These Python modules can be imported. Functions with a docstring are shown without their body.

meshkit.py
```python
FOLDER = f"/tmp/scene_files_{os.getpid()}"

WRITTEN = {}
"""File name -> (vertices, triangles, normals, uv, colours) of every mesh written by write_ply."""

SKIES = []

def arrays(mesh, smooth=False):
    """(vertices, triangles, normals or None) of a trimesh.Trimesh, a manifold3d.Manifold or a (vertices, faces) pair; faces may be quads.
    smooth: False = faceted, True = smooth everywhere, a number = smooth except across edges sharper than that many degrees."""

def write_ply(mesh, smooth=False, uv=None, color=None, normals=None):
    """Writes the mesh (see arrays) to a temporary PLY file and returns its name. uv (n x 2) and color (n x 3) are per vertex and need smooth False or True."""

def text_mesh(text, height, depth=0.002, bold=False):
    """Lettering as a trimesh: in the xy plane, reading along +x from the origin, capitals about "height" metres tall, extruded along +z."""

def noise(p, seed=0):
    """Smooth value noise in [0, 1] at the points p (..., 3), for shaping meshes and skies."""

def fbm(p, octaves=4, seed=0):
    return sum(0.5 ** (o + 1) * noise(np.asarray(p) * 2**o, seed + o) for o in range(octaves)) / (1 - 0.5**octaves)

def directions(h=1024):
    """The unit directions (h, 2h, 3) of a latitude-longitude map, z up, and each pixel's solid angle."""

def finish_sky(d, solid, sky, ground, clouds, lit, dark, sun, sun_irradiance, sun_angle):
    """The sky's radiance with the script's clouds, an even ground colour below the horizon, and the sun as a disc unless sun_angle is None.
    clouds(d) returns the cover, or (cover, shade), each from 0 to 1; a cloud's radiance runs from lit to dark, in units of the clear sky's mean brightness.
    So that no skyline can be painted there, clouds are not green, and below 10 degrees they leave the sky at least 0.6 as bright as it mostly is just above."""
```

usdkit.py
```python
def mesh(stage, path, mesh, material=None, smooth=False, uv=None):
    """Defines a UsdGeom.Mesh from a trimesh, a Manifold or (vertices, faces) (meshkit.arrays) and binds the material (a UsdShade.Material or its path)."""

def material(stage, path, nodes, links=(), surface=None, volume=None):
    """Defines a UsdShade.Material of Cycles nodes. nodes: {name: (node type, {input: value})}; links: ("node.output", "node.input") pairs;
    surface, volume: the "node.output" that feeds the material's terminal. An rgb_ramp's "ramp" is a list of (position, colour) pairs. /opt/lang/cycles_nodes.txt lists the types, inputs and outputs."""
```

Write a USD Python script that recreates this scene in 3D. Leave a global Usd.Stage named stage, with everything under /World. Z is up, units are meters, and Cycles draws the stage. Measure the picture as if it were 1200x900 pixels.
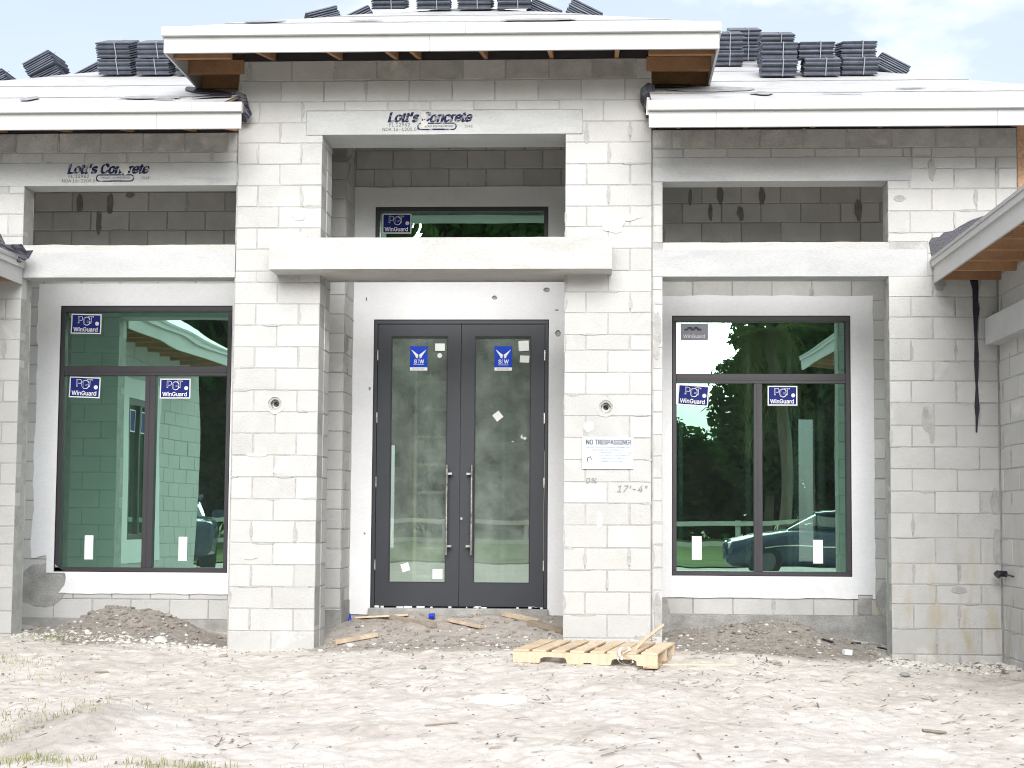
import math, random
import numpy as np
import trimesh, usdkit, meshkit
from shapely.geometry import Polygon, box, LineString
from shapely.ops import unary_union
from pxr import Usd, UsdGeom, UsdLux, UsdShade, Gf, Sdf

random.seed(7)
RNG = np.random.default_rng(7)
stage = Usd.Stage.CreateInMemory()
UsdGeom.SetStageUpAxis(stage, UsdGeom.Tokens.z)
UsdGeom.SetStageMetersPerUnit(stage, 1.0)
World = UsdGeom.Xform.Define(stage, '/World')
stage.SetDefaultPrim(World.GetPrim())
UsdGeom.Scope.Define(stage, '/World/Looks')

# ------------------------------------------------------------------ camera, sky, sun, exposure
EXPOSURE = 0.66
SUN_DIR = np.array([0.06, -0.85, 0.50]); SUN_DIR /= np.linalg.norm(SUN_DIR)
SUN_INTENSITY = 0.9
SUN_ANGLE = 50.0
SKY_STRENGTH = 0.112
YAW, PITCH, ROLL = 0.0357, 0.0541, 0.0057
fwd = np.array([-math.sin(YAW) * math.cos(PITCH), math.cos(YAW) * math.cos(PITCH), math.sin(PITCH)])
rt = np.array([math.cos(YAW), math.sin(YAW), 0.0]); up = np.cross(rt, fwd)
rt2 = rt * math.cos(ROLL) + up * math.sin(ROLL); up2 = up * math.cos(ROLL) - rt * math.sin(ROLL)
cam = UsdGeom.Camera.Define(stage, '/World/camera')
cam.AddTransformOp().Set(Gf.Matrix4d(*rt2, 0, *up2, 0, *(-fwd), 0, 3.4393, -10.9135, 1.1929, 1))
cam.CreateHorizontalApertureAttr(36.0); cam.CreateVerticalApertureAttr(27.0)
cam.CreateFocalLengthAttr(1387.79 / 1200 * 36)
cam.CreateHorizontalApertureOffsetAttr(-(653.84 - 600) / 1200 * 36)
cam.CreateVerticalApertureOffsetAttr((530.12 - 450) / 900 * 27)
cam.CreateClippingRangeAttr(Gf.Vec2f(0.1, 2000)); cam.CreateExposureAttr(EXPOSURE)

elev = math.asin(SUN_DIR[2]); rot = math.atan2(SUN_DIR[0], SUN_DIR[1])
sky_mat = usdkit.material(stage, '/World/Looks/sky_look', {
    'tc': ('texture_coordinate', {}),
    'sky': ('sky_texture', {'sky_type': 'single_scattering', 'sun_disc': False, 'sun_elevation': elev, 'sun_rotation': rot, 'aerosol_density': 2.0}),
    'mp': ('mapping', {'scale': (1.0, 1.0, 2.2)}),
    'n': ('noise_texture', {'scale': 2.1, 'detail': 7.0, 'roughness': 0.55}),
    'r': ('rgb_ramp', {'ramp': [(0.0, (0.32,) * 3), (0.48, (0.42,) * 3), (0.58, (1.0,) * 3), (1.0, (1.0,) * 3)]}),
    'm': ('mix', {'color2': (8.0, 8.4, 8.7)}),
    'bg': ('background_shader', {'strength': SKY_STRENGTH})},
    [('tc.generated', 'mp.vector'), ('mp.vector', 'n.vector'), ('n.fac', 'r.fac'), ('r.color', 'm.fac'), ('sky.color', 'm.color1'), ('m.color', 'bg.color')], surface='bg.background')
dome = UsdLux.DomeLight.Define(stage, '/World/sky')
dome.CreateIntensityAttr(1.0)
UsdShade.MaterialBindingAPI.Apply(dome.GetPrim()).Bind(sky_mat)
dome.GetPrim().SetCustomDataByKey('kind', 'structure')
dome.GetPrim().SetCustomDataByKey('label', 'pale blue sky with thin white cloud'); dome.GetPrim().SetCustomDataByKey('category', 'sky')
sun = UsdLux.DistantLight.Define(stage, '/World/sun')
sun.CreateIntensityAttr(SUN_INTENSITY); sun.CreateAngleAttr(SUN_ANGLE); sun.CreateNormalizeAttr(True); sun.CreateColorAttr(Gf.Vec3f(1.0, 0.985, 0.97))
zz = SUN_DIR; xx = np.cross([0, 0, 1.0], zz); xx /= np.linalg.norm(xx); yy = np.cross(zz, xx)
sun.AddTransformOp().Set(Gf.Matrix4d(*xx, 0, *yy, 0, *zz, 0, 0, 0, 0, 1))

# ------------------------------------------------------------------ helpers
taken = {}
def numbered(parent, name):
    k = (parent, name); n = taken.get(k, -1) + 1; taken[k] = n
    return f'{parent}/{name}' if n == 0 else f'{parent}/{name}_{n:03d}'
def pth(p):
    return '/World' if p is None else str(p.GetPath())
def tag(prim, label=None, cat=None, group=None, kind=None):
    for k, v in (('label', label), ('category', cat), ('group', group), ('kind', kind)):
        if v: prim.SetCustomDataByKey(k, v)
    return prim
def obj(name, mesh, mat, parent=None, smooth=False, **kw):
    m = usdkit.mesh(stage, numbered(pth(parent), name), mesh, mat, smooth=smooth)
    return tag(m.GetPrim(), **kw)
def group_(name, parent=None, loc=None, mtx=None, **kw):
    x = UsdGeom.Xform.Define(stage, numbered(pth(parent), name))
    if mtx is not None: x.AddTransformOp().Set(mtx)
    elif loc is not None: x.AddTranslateOp().Set(Gf.Vec3d(*map(float, loc)))
    return tag(x.GetPrim(), **kw)
def copy_of(proto, mtx, **kw):
    x = UsdGeom.Xform.Define(stage, numbered('/World', proto.GetName().rstrip('0123456789').rstrip('_')))
    x.AddTransformOp().Set(mtx)
    x.GetPrim().GetReferences().AddInternalReference(proto.GetPath()); x.GetPrim().SetInstanceable(True)
    return tag(x.GetPrim(), **kw)
def cat(ms):
    return trimesh.util.concatenate(ms)
def bx(x0, x1, y0, y1, z0, z1):
    b = trimesh.creation.box((x1 - x0, y1 - y0, z1 - z0)); b.apply_translation(((x0 + x1) / 2, (y0 + y1) / 2, (z0 + z1) / 2)); return b
def cbx(x0, x1, y0, y1, z0, z1, c=0.004):
    """box with chamfered edges (hull of three shrunk boxes)"""
    a = np.array([x0, y0, z0]); b = np.array([x1, y1, z1]); c = min(c, 0.3 * float((b - a).min())); pts = []
    for k in range(3):
        lo, hi = a + c, b - c; lo[k], hi[k] = a[k], b[k]
        for i in range(8): pts.append([hi[j] if i >> j & 1 else lo[j] for j in range(3)])
    return trimesh.convex.convex_hull(np.array(pts))
def mtx(o, ex, ey, ez):
    return Gf.Matrix4d(*map(float, ex), 0, *map(float, ey), 0, *map(float, ez), 0, *map(float, o), 1)
def rotz(o, deg, s=1.0):
    a = math.radians(deg); return mtx(o, (math.cos(a) * s, math.sin(a) * s, 0), (-math.sin(a) * s, math.cos(a) * s, 0), (0, 0, s))

class Fr:
    """a wall plane: local (u, z, n): n is the outward normal"""
    def __init__(s, o, eu, en): s.o, s.eu, s.en = np.array(o, float), np.array(eu, float), np.array(en, float)
    def map(s, P):
        P = np.asarray(P, float); return s.o + P[:, :1] * s.eu + P[:, 1:2] * np.array([0, 0, 1.0]) + P[:, 2:3] * s.en
    def ext(s, poly, n0, n1):
        ms = []
        for g in getattr(poly, 'geoms', [poly]):
            if g.geom_type != 'Polygon' or g.area < 1e-7: continue
            m = trimesh.creation.extrude_polygon(g, n1 - n0, engine='earcut'); m.apply_translation((0, 0, n0)); ms.append(m)
        m = cat(ms); m.vertices = s.map(m.vertices); return m
    def tr(s, m):
        m = m.copy(); m.vertices = s.map(m.vertices); return m
def FY(y): return Fr((0, y, 0), (1, 0, 0), (0, -1, 0))        # faces the camera
def FXp(x): return Fr((x, 0, 0), (0, 1, 0), (1, 0, 0))         # faces +x, u = y
def FXn(x): return Fr((x, 0, 0), (0, -1, 0), (-1, 0, 0))       # faces -x, u = -y

def block_geo(u0, u1, z0, z1, nf, depth, ch=0.004):
    j = lambda a: random.uniform(-a, a)
    nf += j(0.0018)
    q = [(u0 + j(.0015), z0 + j(.0015)), (u1 + j(.0015), z0 + j(.0015)), (u1 + j(.0015), z1 + j(.0015)), (u0 + j(.0015), z1 + j(.0015))]
    ins = [(ch, ch), (-ch, ch), (-ch, -ch), (ch, -ch)]
    V = [(a, b, nf - depth) for a, b in q] + [(a, b, nf - ch) for a, b in q] + [(a + i, b + k, nf + j(.0012)) for (a, b), (i, k) in zip(q, ins)]
    F = []
    for L in (0, 4):
        for i in range(4):
            k = (i + 1) % 4; F += [(L + i, L + k, L + k + 4), (L + i, L + k + 4, L + i + 4)]
    F += [(8, 9, 10), (8, 10, 11), (0, 2, 1), (0, 3, 2)]
    return trimesh.Trimesh(np.array(V), np.array(F), process=False)
def courses(mask, zl, phase, fr, parent, mat=None, depth=0.05, nf=0.0, joined=None, L=0.4064, gap=0.0055, shift_row=0):
    """lays running-bond blocks over the mask (a polygon in u, z)"""
    mats = mat or BLOCKS
    b = mask.bounds; SM = []; smears = .30 if mat is None else .20
    for i in range(len(zl) - 1):
        z0, z1 = zl[i], zl[i + 1]
        if z1 <= b[1] or z0 >= b[3]: continue
        off = phase + (L / 2 if (i + shift_row) % 2 else 0)
        k0 = math.floor((b[0] - off) / L); k1 = math.ceil((b[2] - off) / L)
        for k in range(k0, k1):
            cell = box(off + k * L, z0, off + (k + 1) * L, z1).intersection(mask)
            for g in getattr(cell, 'geoms', [cell]):
                if g.geom_type != 'Polygon' or g.area < 0.0015: continue
                a = g.bounds
                if a[2] - a[0] < 0.03 or a[3] - a[1] < 0.025: continue
                gp = gap * random.uniform(0.7, 1.45)
                if g.area > 0.97 * (a[2] - a[0]) * (a[3] - a[1]):
                    m = fr.tr(block_geo(a[0] + gp, a[2] - gp, a[1] + gp * .8, a[3] - gp * .8, nf, depth))
                else:
                    s = g.buffer(-gp, join_style='mitre')
                    if s.is_empty: continue
                    m = fr.ext(s, nf - depth, nf)
                if smears and joined is None:
                    if random.random() < smears:
                        sh = blob(a[0] + random.uniform(-.004, .010), (a[1] + a[3]) / 2 + random.uniform(-.03, .03), random.uniform(.008, .026), random.uniform(.045, .10), random.randrange(400), 26, .45).intersection(mask)
                        if not sh.is_empty: SM.append(fr.ext(sh, nf - .01, nf + random.uniform(.0012, .0040)))
                    if random.random() < smears * .8:
                        sh = blob(random.uniform(a[0], a[2]), a[1] + random.uniform(-.004, .006), random.uniform(.03, .13), random.uniform(.006, .016), random.randrange(400), 26, .45).intersection(mask)
                        if not sh.is_empty: SM.append(fr.ext(sh, nf - .01, nf + random.uniform(.0012, .0040)))
                if joined is not None: joined.append(m)
                else:
                    mm = mats[random.randrange(len(mats))] if isinstance(mats, list) else mats
                    obj('block' if a[2] - a[0] > 0.3 and a[3] - a[1] > .15 else 'cut_block', m, mm, parent)
    if SM: obj('mortar_smear', cat(SM), SMEAR, parent, kind='stuff')
def ragged(x0, x1, z0, z1, amp=(0.03, 0.03, 0.02, 0.03), seed=0, step=0.02):
    """rectangle with uneven edges; amp left, right, bottom, top"""
    pts = []
    def edge(a, b, amp_, nrm, s):
        a, b = np.array(a), np.array(b); n = max(2, int(np.linalg.norm(b - a) / step)); t = np.linspace(0, 1, n, endpoint=False)
        p = a + (b - a) * t[:, None]
        d = (meshkit.fbm(np.stack([t * np.linalg.norm(b - a) * 3.5 + s * 17.3, np.full(n, s * 3.1), np.full(n, 0.5)], -1), 5, seed) - 0.5) * 2
        fade = np.minimum(1, np.minimum(t, 1 - t) * 12)
        return p + np.array(nrm) * (d * amp_ * fade)[:, None]
    pts = np.vstack([edge((x0, z0), (x1, z0), amp[2], (0, -1), 1), edge((x1, z0), (x1, z1), amp[1], (1, 0), 2), edge((x1, z1), (x0, z1), amp[3], (0, 1), 3), edge((x0, z1), (x0, z0), amp[0], (-1, 0), 4)])
    return Polygon(pts).buffer(0)
def blob(cx, cz, rx, rz, seed=0, n=40, amp=0.35):
    a = np.linspace(0, 2 * np.pi, n, endpoint=False)
    r = 1 + (meshkit.fbm(np.stack([np.cos(a) * 1.7, np.sin(a) * 1.7, np.full(n, seed * 1.37)], -1), 4, seed) - .5) * 2 * amp
    return Polygon(np.stack([cx + rx * r * np.cos(a), cz + rz * r * np.sin(a)], -1)).buffer(0)
def text(s, h, depth=0.0015, bold=True, shear=0.0, stretch=1.0):
    m = meshkit.text_mesh(s, h, depth, bold); m.vertices[:, 0] = m.vertices[:, 0] * stretch + shear * m.vertices[:, 1]; return m
def tube(pts, r, seg=8):
    pts = np.asarray(pts, float); r = np.broadcast_to(np.asarray(r, float), len(pts)); V, F = [], []
    t = np.gradient(pts, axis=0); t /= np.linalg.norm(t, axis=1, keepdims=True) + 1e-12
    ref = np.array([0, 0, 1.0]) if abs(t[0][2]) < .9 else np.array([1.0, 0, 0])
    for i, p in enumerate(pts):
        a = np.cross(t[i], ref); a /= np.linalg.norm(a) + 1e-12; b = np.cross(t[i], a)
        for k in range(seg):
            w = 2 * math.pi * k / seg; V.append(p + r[i] * (a * math.cos(w) + b * math.sin(w)))
    for i in range(len(pts) - 1):
        for k in range(seg):
            q = (k + 1) % seg; F += [(i * seg + k, (i + 1) * seg + k, (i + 1) * seg + q), (i * seg + k, (i + 1) * seg + q, i * seg + q)]
    n = len(V); V += [pts[0], pts[-1]]
    for k in range(seg):
        q = (k + 1) % seg; F += [(n, k, q), (n + 1, (len(pts) - 1) * seg + q, (len(pts) - 1) * seg + k)]
    m = trimesh.Trimesh(np.array(V), np.array(F), process=False); m.fix_normals() if len(F) < 4000 else None
    return m

# ------------------------------------------------------------------ materials
def mat(name, col, rough=0.85, var=0.12, scale=5.0, fine=90.0, fvar=0.10, bump=0.35, dist=0.004, rnd=0.06, metallic=0.0, stain=None, pits=0.0, stretch=(1, 1, 1), spec=0.3, extra=None):
    col = np.array(col, float); hi = np.minimum(col * (1 + var), 0.95); lo = col * (1 - var)
    N = {'g': ('geometry', {}), 'mp': ('mapping', {'scale': stretch}), 'n1': ('noise_texture', {'scale': scale, 'detail': 3.0, 'roughness': 0.6}),
         'r1': ('rgb_ramp', {'ramp': [(0.3, tuple(lo)), (0.7, tuple(hi))]}),
         'n2': ('noise_texture', {'scale': fine, 'detail': 2.0, 'roughness': 0.65}),
         'mr': ('map_range', {'from_min': 0.3, 'from_max': 0.7, 'to_min': 1 - fvar, 'to_max': 1 + fvar}),
         'oi': ('object_info', {}), 'mo': ('map_range', {'from_min': 0.0, 'from_max': 1.0, 'to_min': 1 - rnd, 'to_max': 1 + rnd}),
         'mm': ('math', {'math_type': 'multiply'}), 'hsv': ('hsv', {}),
         'b': ('bump', {'strength': bump, 'distance': dist}), 'p': ('principled_bsdf', {'roughness': rough, 'metallic': metallic, 'specular_ior_level': spec})}
    Lk = [('g.position', 'mp.vector'), ('mp.vector', 'n1.vector'), ('mp.vector', 'n2.vector'), ('n1.fac', 'r1.fac'), ('n2.fac', 'mr.value'), ('oi.random', 'mo.value'),
          ('mr.result', 'mm.value1'), ('mo.result', 'mm.value2'), ('mm.value', 'hsv.value'), ('n2.fac', 'b.height'), ('b.normal', 'p.normal')]
    cur = 'r1.color'
    if stain is not None:
        scol, sscale, lo_, hi_ = stain
        N['ns'] = ('noise_texture', {'scale': sscale, 'detail': 4.0, 'roughness': 0.62, 'distortion': 0.6}); N['rs'] = ('rgb_ramp', {'ramp': [(lo_, (0,) * 3), (hi_, (1,) * 3)]}); N['ms'] = ('mix', {'color2': tuple(scol)})
        Lk += [('mp.vector', 'ns.vector'), ('ns.fac', 'rs.fac'), ('rs.color', 'ms.fac'), (cur, 'ms.color1')]; cur = 'ms.color'
    if pits:
        N['nv'] = ('noise_texture', {'scale': 55.0, 'detail': 2.0, 'roughness': 0.5}); N['rv'] = ('rgb_ramp', {'ramp': [(0.70, (0,) * 3), (0.76, (pits,) * 3)]}); N['mv'] = ('mix', {'color2': tuple(col * 0.35)})
        Lk += [('mp.vector', 'nv.vector'), ('nv.fac', 'rv.fac'), ('rv.color', 'mv.fac'), (cur, 'mv.color1')]; cur = 'mv.color'
    if extra: cur = extra(N, Lk, cur)
    Lk += [(cur, 'hsv.color'), ('hsv.color', 'p.base_color')]
    return usdkit.material(stage, '/World/Looks/' + name, N, Lk, surface='p.BSDF')
def rust(N, Lk, cur):
    """yellow brown water stains low on the right corner pier"""
    N['sx'] = ('separate_xyz', {}); N['rx'] = ('map_range', {'from_min': 6.05, 'from_max': 6.25, 'to_min': 0.0, 'to_max': 1.0, 'clamp': True}); N['rz'] = ('map_range', {'from_min': 1.55, 'from_max': 0.15, 'to_min': 0.0, 'to_max': 1.0, 'clamp': True})
    N['rm'] = ('mapping', {'scale': (7.0, 7.0, 2.2)}); N['rn'] = ('noise_texture', {'scale': 1.0, 'detail': 4.0, 'roughness': .6}); N['rr'] = ('rgb_ramp', {'ramp': [(.50, (0,) * 3), (.72, (.8,) * 3)]})
    N['k1'] = ('math', {'math_type': 'multiply'}); N['k2'] = ('math', {'math_type': 'multiply'}); N['rc'] = ('mix', {'color2': (.40, .335, .21)})
    Lk += [('g.position', 'sx.vector'), ('sx.x', 'rx.value'), ('sx.z', 'rz.value'), ('g.position', 'rm.vector'), ('rm.vector', 'rn.vector'), ('rn.fac', 'rr.fac'), ('rr.color', 'k1.value1'), ('rx.result', 'k1.value2'), ('k1.value', 'k2.value1'), ('rz.result', 'k2.value2'), ('k2.value', 'rc.fac'), (cur, 'rc.color1')]
    return 'rc.color'
BL = (0.488, 0.485, 0.473)
BLOCKS = [mat('block_a', BL, 0.92, 0.05, 3.0, 140, 0.12, 0.8, 0.006, 0.05, pits=0.5, stain=((0.46, 0.445, 0.41), 2.3, 0.62, 0.80), extra=rust),
          mat('block_b', (0.472, 0.469, 0.457), 0.92, 0.06, 4.0, 130, 0.13, 0.8, 0.006, 0.05, pits=0.6, stain=((0.60, 0.59, 0.57), 3.1, 0.58, 0.75), extra=rust),
          mat('block_c', (0.505, 0.502, 0.492), 0.92, 0.05, 2.0, 150, 0.12, 0.8, 0.006, 0.05, pits=0.4, extra=rust)]
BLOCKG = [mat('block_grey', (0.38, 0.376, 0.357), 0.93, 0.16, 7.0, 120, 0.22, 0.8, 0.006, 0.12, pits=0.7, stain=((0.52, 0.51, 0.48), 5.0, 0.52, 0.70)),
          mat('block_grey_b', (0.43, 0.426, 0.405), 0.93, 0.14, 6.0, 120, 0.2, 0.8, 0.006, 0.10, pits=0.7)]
BLOCKR = [mat('block_rear', (0.49, 0.486, 0.468), 0.92, 0.08, 5.0, 130, 0.12, 0.5, 0.004, 0.09, pits=0.4),
          mat('block_rear_b', (0.455, 0.45, 0.435), 0.92, 0.08, 5.0, 130, 0.12, 0.5, 0.004, 0.08, pits=0.4)]
MORTAR = mat('mortar', (0.375, 0.371, 0.358), 0.95, 0.16, 9.0, 120, 0.18, 0.8, 0.005, 0.0)
SMEAR = mat('mortar_squeeze', (0.385, 0.382, 0.37), 0.95, 0.14, 14.0, 110, 0.16, 0.8, 0.005, 0.0)
MORTAR_D = mat('mortar_dark', (0.32, 0.315, 0.30), 0.95, 0.2, 8.0, 120, 0.18, 0.8, 0.005, 0.0)
CEMENT = mat('cement_skim', (0.30, 0.298, 0.285), 0.92, 0.22, 6.0, 80, 0.16, 0.9, 0.008, 0.0)
PRECAST = mat('precast', (0.44, 0.446, 0.445), 0.85, 0.10, 2.2, 70, 0.07, 0.3, 0.004, 0.03, stain=((0.36, 0.37, 0.375), 3.0, 0.56, 0.74), pits=0.3, stretch=(0.45, 1, 1.4))
PRECAST_W = mat('precast_pale', (0.47, 0.467, 0.452), 0.88, 0.10, 2.6, 60, 0.08, 0.6, 0.006, 0.03, stain=((0.42, 0.415, 0.39), 4.0, 0.52, 0.72), pits=0.5, stretch=(0.5, 1, 1.8))
STUCCO = mat('stucco', (0.72, 0.728, 0.738), 0.8, 0.04, 1.6, 35, 0.03, 0.18, 0.004, 0.0, stain=((0.65, 0.655, 0.66), 1.7, 0.60, 0.8), stretch=(0.6, 1, 1))
PAINT = mat('fascia_white', (0.51, 0.508, 0.503), 0.6, 0.04, 1.5, 40, 0.03, 0.15, 0.002, 0.02, stain=((0.42, 0.41, 0.39), 2.2, 0.60, 0.82), stretch=(0.5, 0.5, 2))
MEMB = mat('roof_membrane', (0.43, 0.43, 0.435), 0.55, 0.05, 2.0, 30, 0.04, 0.5, 0.006, 0.03, stain=((0.33, 0.325, 0.32), 2.6, 0.54, 0.76))
MEMB_G = mat('membrane_torn', (0.27, 0.27, 0.275), 0.7, 0.25, 9.0, 60, 0.15, 0.8, 0.01, 0.05)
TAR = mat('tar', (0.018, 0.018, 0.03), 0.42, 0.3, 8.0, 60, 0.2, 0.6, 0.006, 0.0, spec=0.5)
def grain(N, Lk, cur):
    N['w'] = ('wave_texture', {'scale': 18.0, 'distortion': 4.0, 'detail': 3.0, 'bands_direction': 'z'}); N['wr'] = ('map_range', {'to_min': 0.0, 'to_max': 0.35}); N['wm'] = ('mix', {'color2': (0.25, 0.14, 0.07)})
    Lk += [('mp.vector', 'w.vector'), ('w.fac', 'wr.value'), ('wr.result', 'wm.fac'), (cur, 'wm.color1')]; return 'wm.color'
WOODF = mat('framing_wood', (0.36, 0.20, 0.105), 0.75, 0.18, 5.0, 60, 0.12, 0.3, 0.003, 0.16, extra=grain)
WOODD = mat('deck_wood', (0.36, 0.25, 0.17), 0.8, 0.2, 4.0, 50, 0.15, 0.3, 0.003, 0.10)
PALLETW = [mat('pallet_wood', (0.55, 0.43, 0.30), 0.8, 0.14, 6.0, 70, 0.1, 0.4, 0.003, 0.08, stretch=(1, 1, 5)), mat('pallet_wood_b', (0.61, 0.49, 0.355), 0.8, 0.12, 5.0, 70, 0.1, 0.4, 0.003, 0.08, stretch=(5, 1, 1))]
SCRAPW = mat('scrap_wood', (0.45, 0.36, 0.27), 0.85, 0.2, 7.0, 60, 0.15, 0.4, 0.003, 0.12)
GREYW = mat('weathered_wood', (0.30, 0.25, 0.20), 0.9, 0.2, 7.0, 60, 0.15, 0.4, 0.003, 0.12)
OSB = mat('osb', (0.52, 0.33, 0.21), 0.8, 0.25, 30.0, 90, 0.2, 0.4, 0.003, 0.0)
TILE = mat('roof_tile', (0.085, 0.096, 0.125), 0.62, 0.22, 9.0, 110, 0.2, 0.4, 0.003, 0.22)
TILE_B = mat('roof_tile_b', (0.125, 0.138, 0.168), 0.62, 0.22, 9.0, 110, 0.2, 0.4, 0.003, 0.22)
def flat(name, col, rough=0.5, metallic=0.0, spec=0.5, bump=0.0):
    N = {'p': ('principled_bsdf', {'base_color': col, 'roughness': rough, 'metallic': metallic, 'specular_ior_level': spec}), 'g': ('geometry', {}), 'n': ('noise_texture', {'scale': 14.0, 'detail': 4.0}),
         'mr': ('map_range', {'from_min': .3, 'from_max': .7, 'to_min': max(.02, rough - .08), 'to_max': min(1., rough + .08)})}
    Lk = [('g.position', 'n.vector'), ('n.fac', 'mr.value'), ('mr.result', 'p.roughness')]
    if bump: N['b'] = ('bump', {'strength': bump, 'distance': .003}); Lk += [('n.fac', 'b.height'), ('b.normal', 'p.normal')]
    return usdkit.material(stage, '/World/Looks/' + name, N, Lk, surface='p.BSDF')
DOORM = mat('door_metal', (0.028, 0.032, 0.040), 0.42, 0.08, 1.5, 30, 0.04, 0.05, 0.001, 0.0, spec=0.5)
BRONZE = mat('window_bronze', (0.038, 0.035, 0.041), 0.45, 0.10, 2.0, 30, 0.05, 0.05, 0.001, 0.0, spec=0.5)
SEALD = flat('seal_dark', (0.016, 0.014, 0.024), 0.6)
STEEL = flat('brushed_steel', (0.62, 0.62, 0.60), 0.28, 1.0)
GALV = flat('galvanised', (0.50, 0.52, 0.50), 0.5, 0.7)
NAVY = flat('sticker_navy', (0.012, 0.022, 0.17), 0.6, 0, .2)
NAVY_F = flat('sticker_faded', (0.30, 0.30, 0.36), 0.5)
BLUE = flat('sticker_blue', (0.010, 0.055, 0.46), 0.6, 0, .2)
WHITE = flat('print_white', (0.80, 0.80, 0.80), 0.45)
PAPER = flat('paper', (0.74, 0.76, 0.74), 0.7)
INK = mat('ink', (0.022, 0.026, 0.065), 0.85, 0.2, 8.0, 90, 0.2, 0.3, 0.002, 0.0, stain=((0.30, 0.305, 0.32), 22.0, 0.52, 0.64), spec=.1)
INK_P = flat('pencil', (0.24, 0.24, 0.25), 0.9, 0, .1)
INK_G = flat('ink_grey', (0.09, 0.09, 0.10), 0.8, 0, .1)
PLASTB = flat('blue_plastic', (0.01, 0.035, 0.42), 0.35)
PLASTW = flat('white_plastic', (0.75, 0.76, 0.76), 0.45, bump=.4)
BLACKP = flat('black_plastic', (0.012, 0.012, 0.02), 0.4)
DRYW = mat('drywall', (0.45, 0.45, 0.44), 0.9, 0.05, 1.0, 40, 0.03, 0.05, 0.001, 0.0)
SLAB = mat('slab', (0.40, 0.39, 0.37), 0.8, 0.1, 2.0, 40, 0.06, 0.1, 0.002, 0.0)
def glass(name, F, refl, tint, dust=.03):
    return usdkit.material(stage, '/World/Looks/' + name, {
        'fr': ('fresnel', {'IOR': 1.5}), 'a': ('math', {'math_type': 'multiply_add', 'value2': 0.8, 'value3': F}), 'c': ('clamp', {}),
        't': ('transparent_bsdf', {'color': tint}), 'g': ('glossy_bsdf', {'color': refl, 'roughness': 0.0}), 'm': ('mix_closure', {}), 'gp': ('geometry', {}), 'dn': ('noise_texture', {'scale': 3.0, 'detail': 6.0, 'roughness': .65}), 'dr': ('map_range', {'from_min': .35, 'from_max': .7, 'to_min': dust * .5, 'to_max': dust * 1.5}), 'dd': ('diffuse_bsdf', {'color': (.42, .50, .44)}), 'md': ('mix_closure', {})},
        [('fr.fac', 'a.value1'), ('a.value', 'c.value'), ('c.result', 'm.fac'), ('t.BSDF', 'm.closure1'), ('g.BSDF', 'm.closure2'), ('gp.position', 'dn.vector'), ('dn.fac', 'dr.value'), ('dr.result', 'md.fac'), ('m.closure', 'md.closure1'), ('dd.BSDF', 'md.closure2')], surface='md.closure')
GLASS_W = glass('window_glass', 0.66, (0.60, 0.98, 0.80), (0.46, 0.70, 0.60), .012)
GLASS_D = glass('door_glass', 0.40, (0.72, 0.90, 0.76), (0.72, 0.90, 0.84), .26)  # pale diffuse film paints a milky brightness into the door glass
CARGLASS = glass('car_glass', 0.15, (0.9, 0.95, 1.0), (0.12, 0.16, 0.16), .005)

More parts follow.
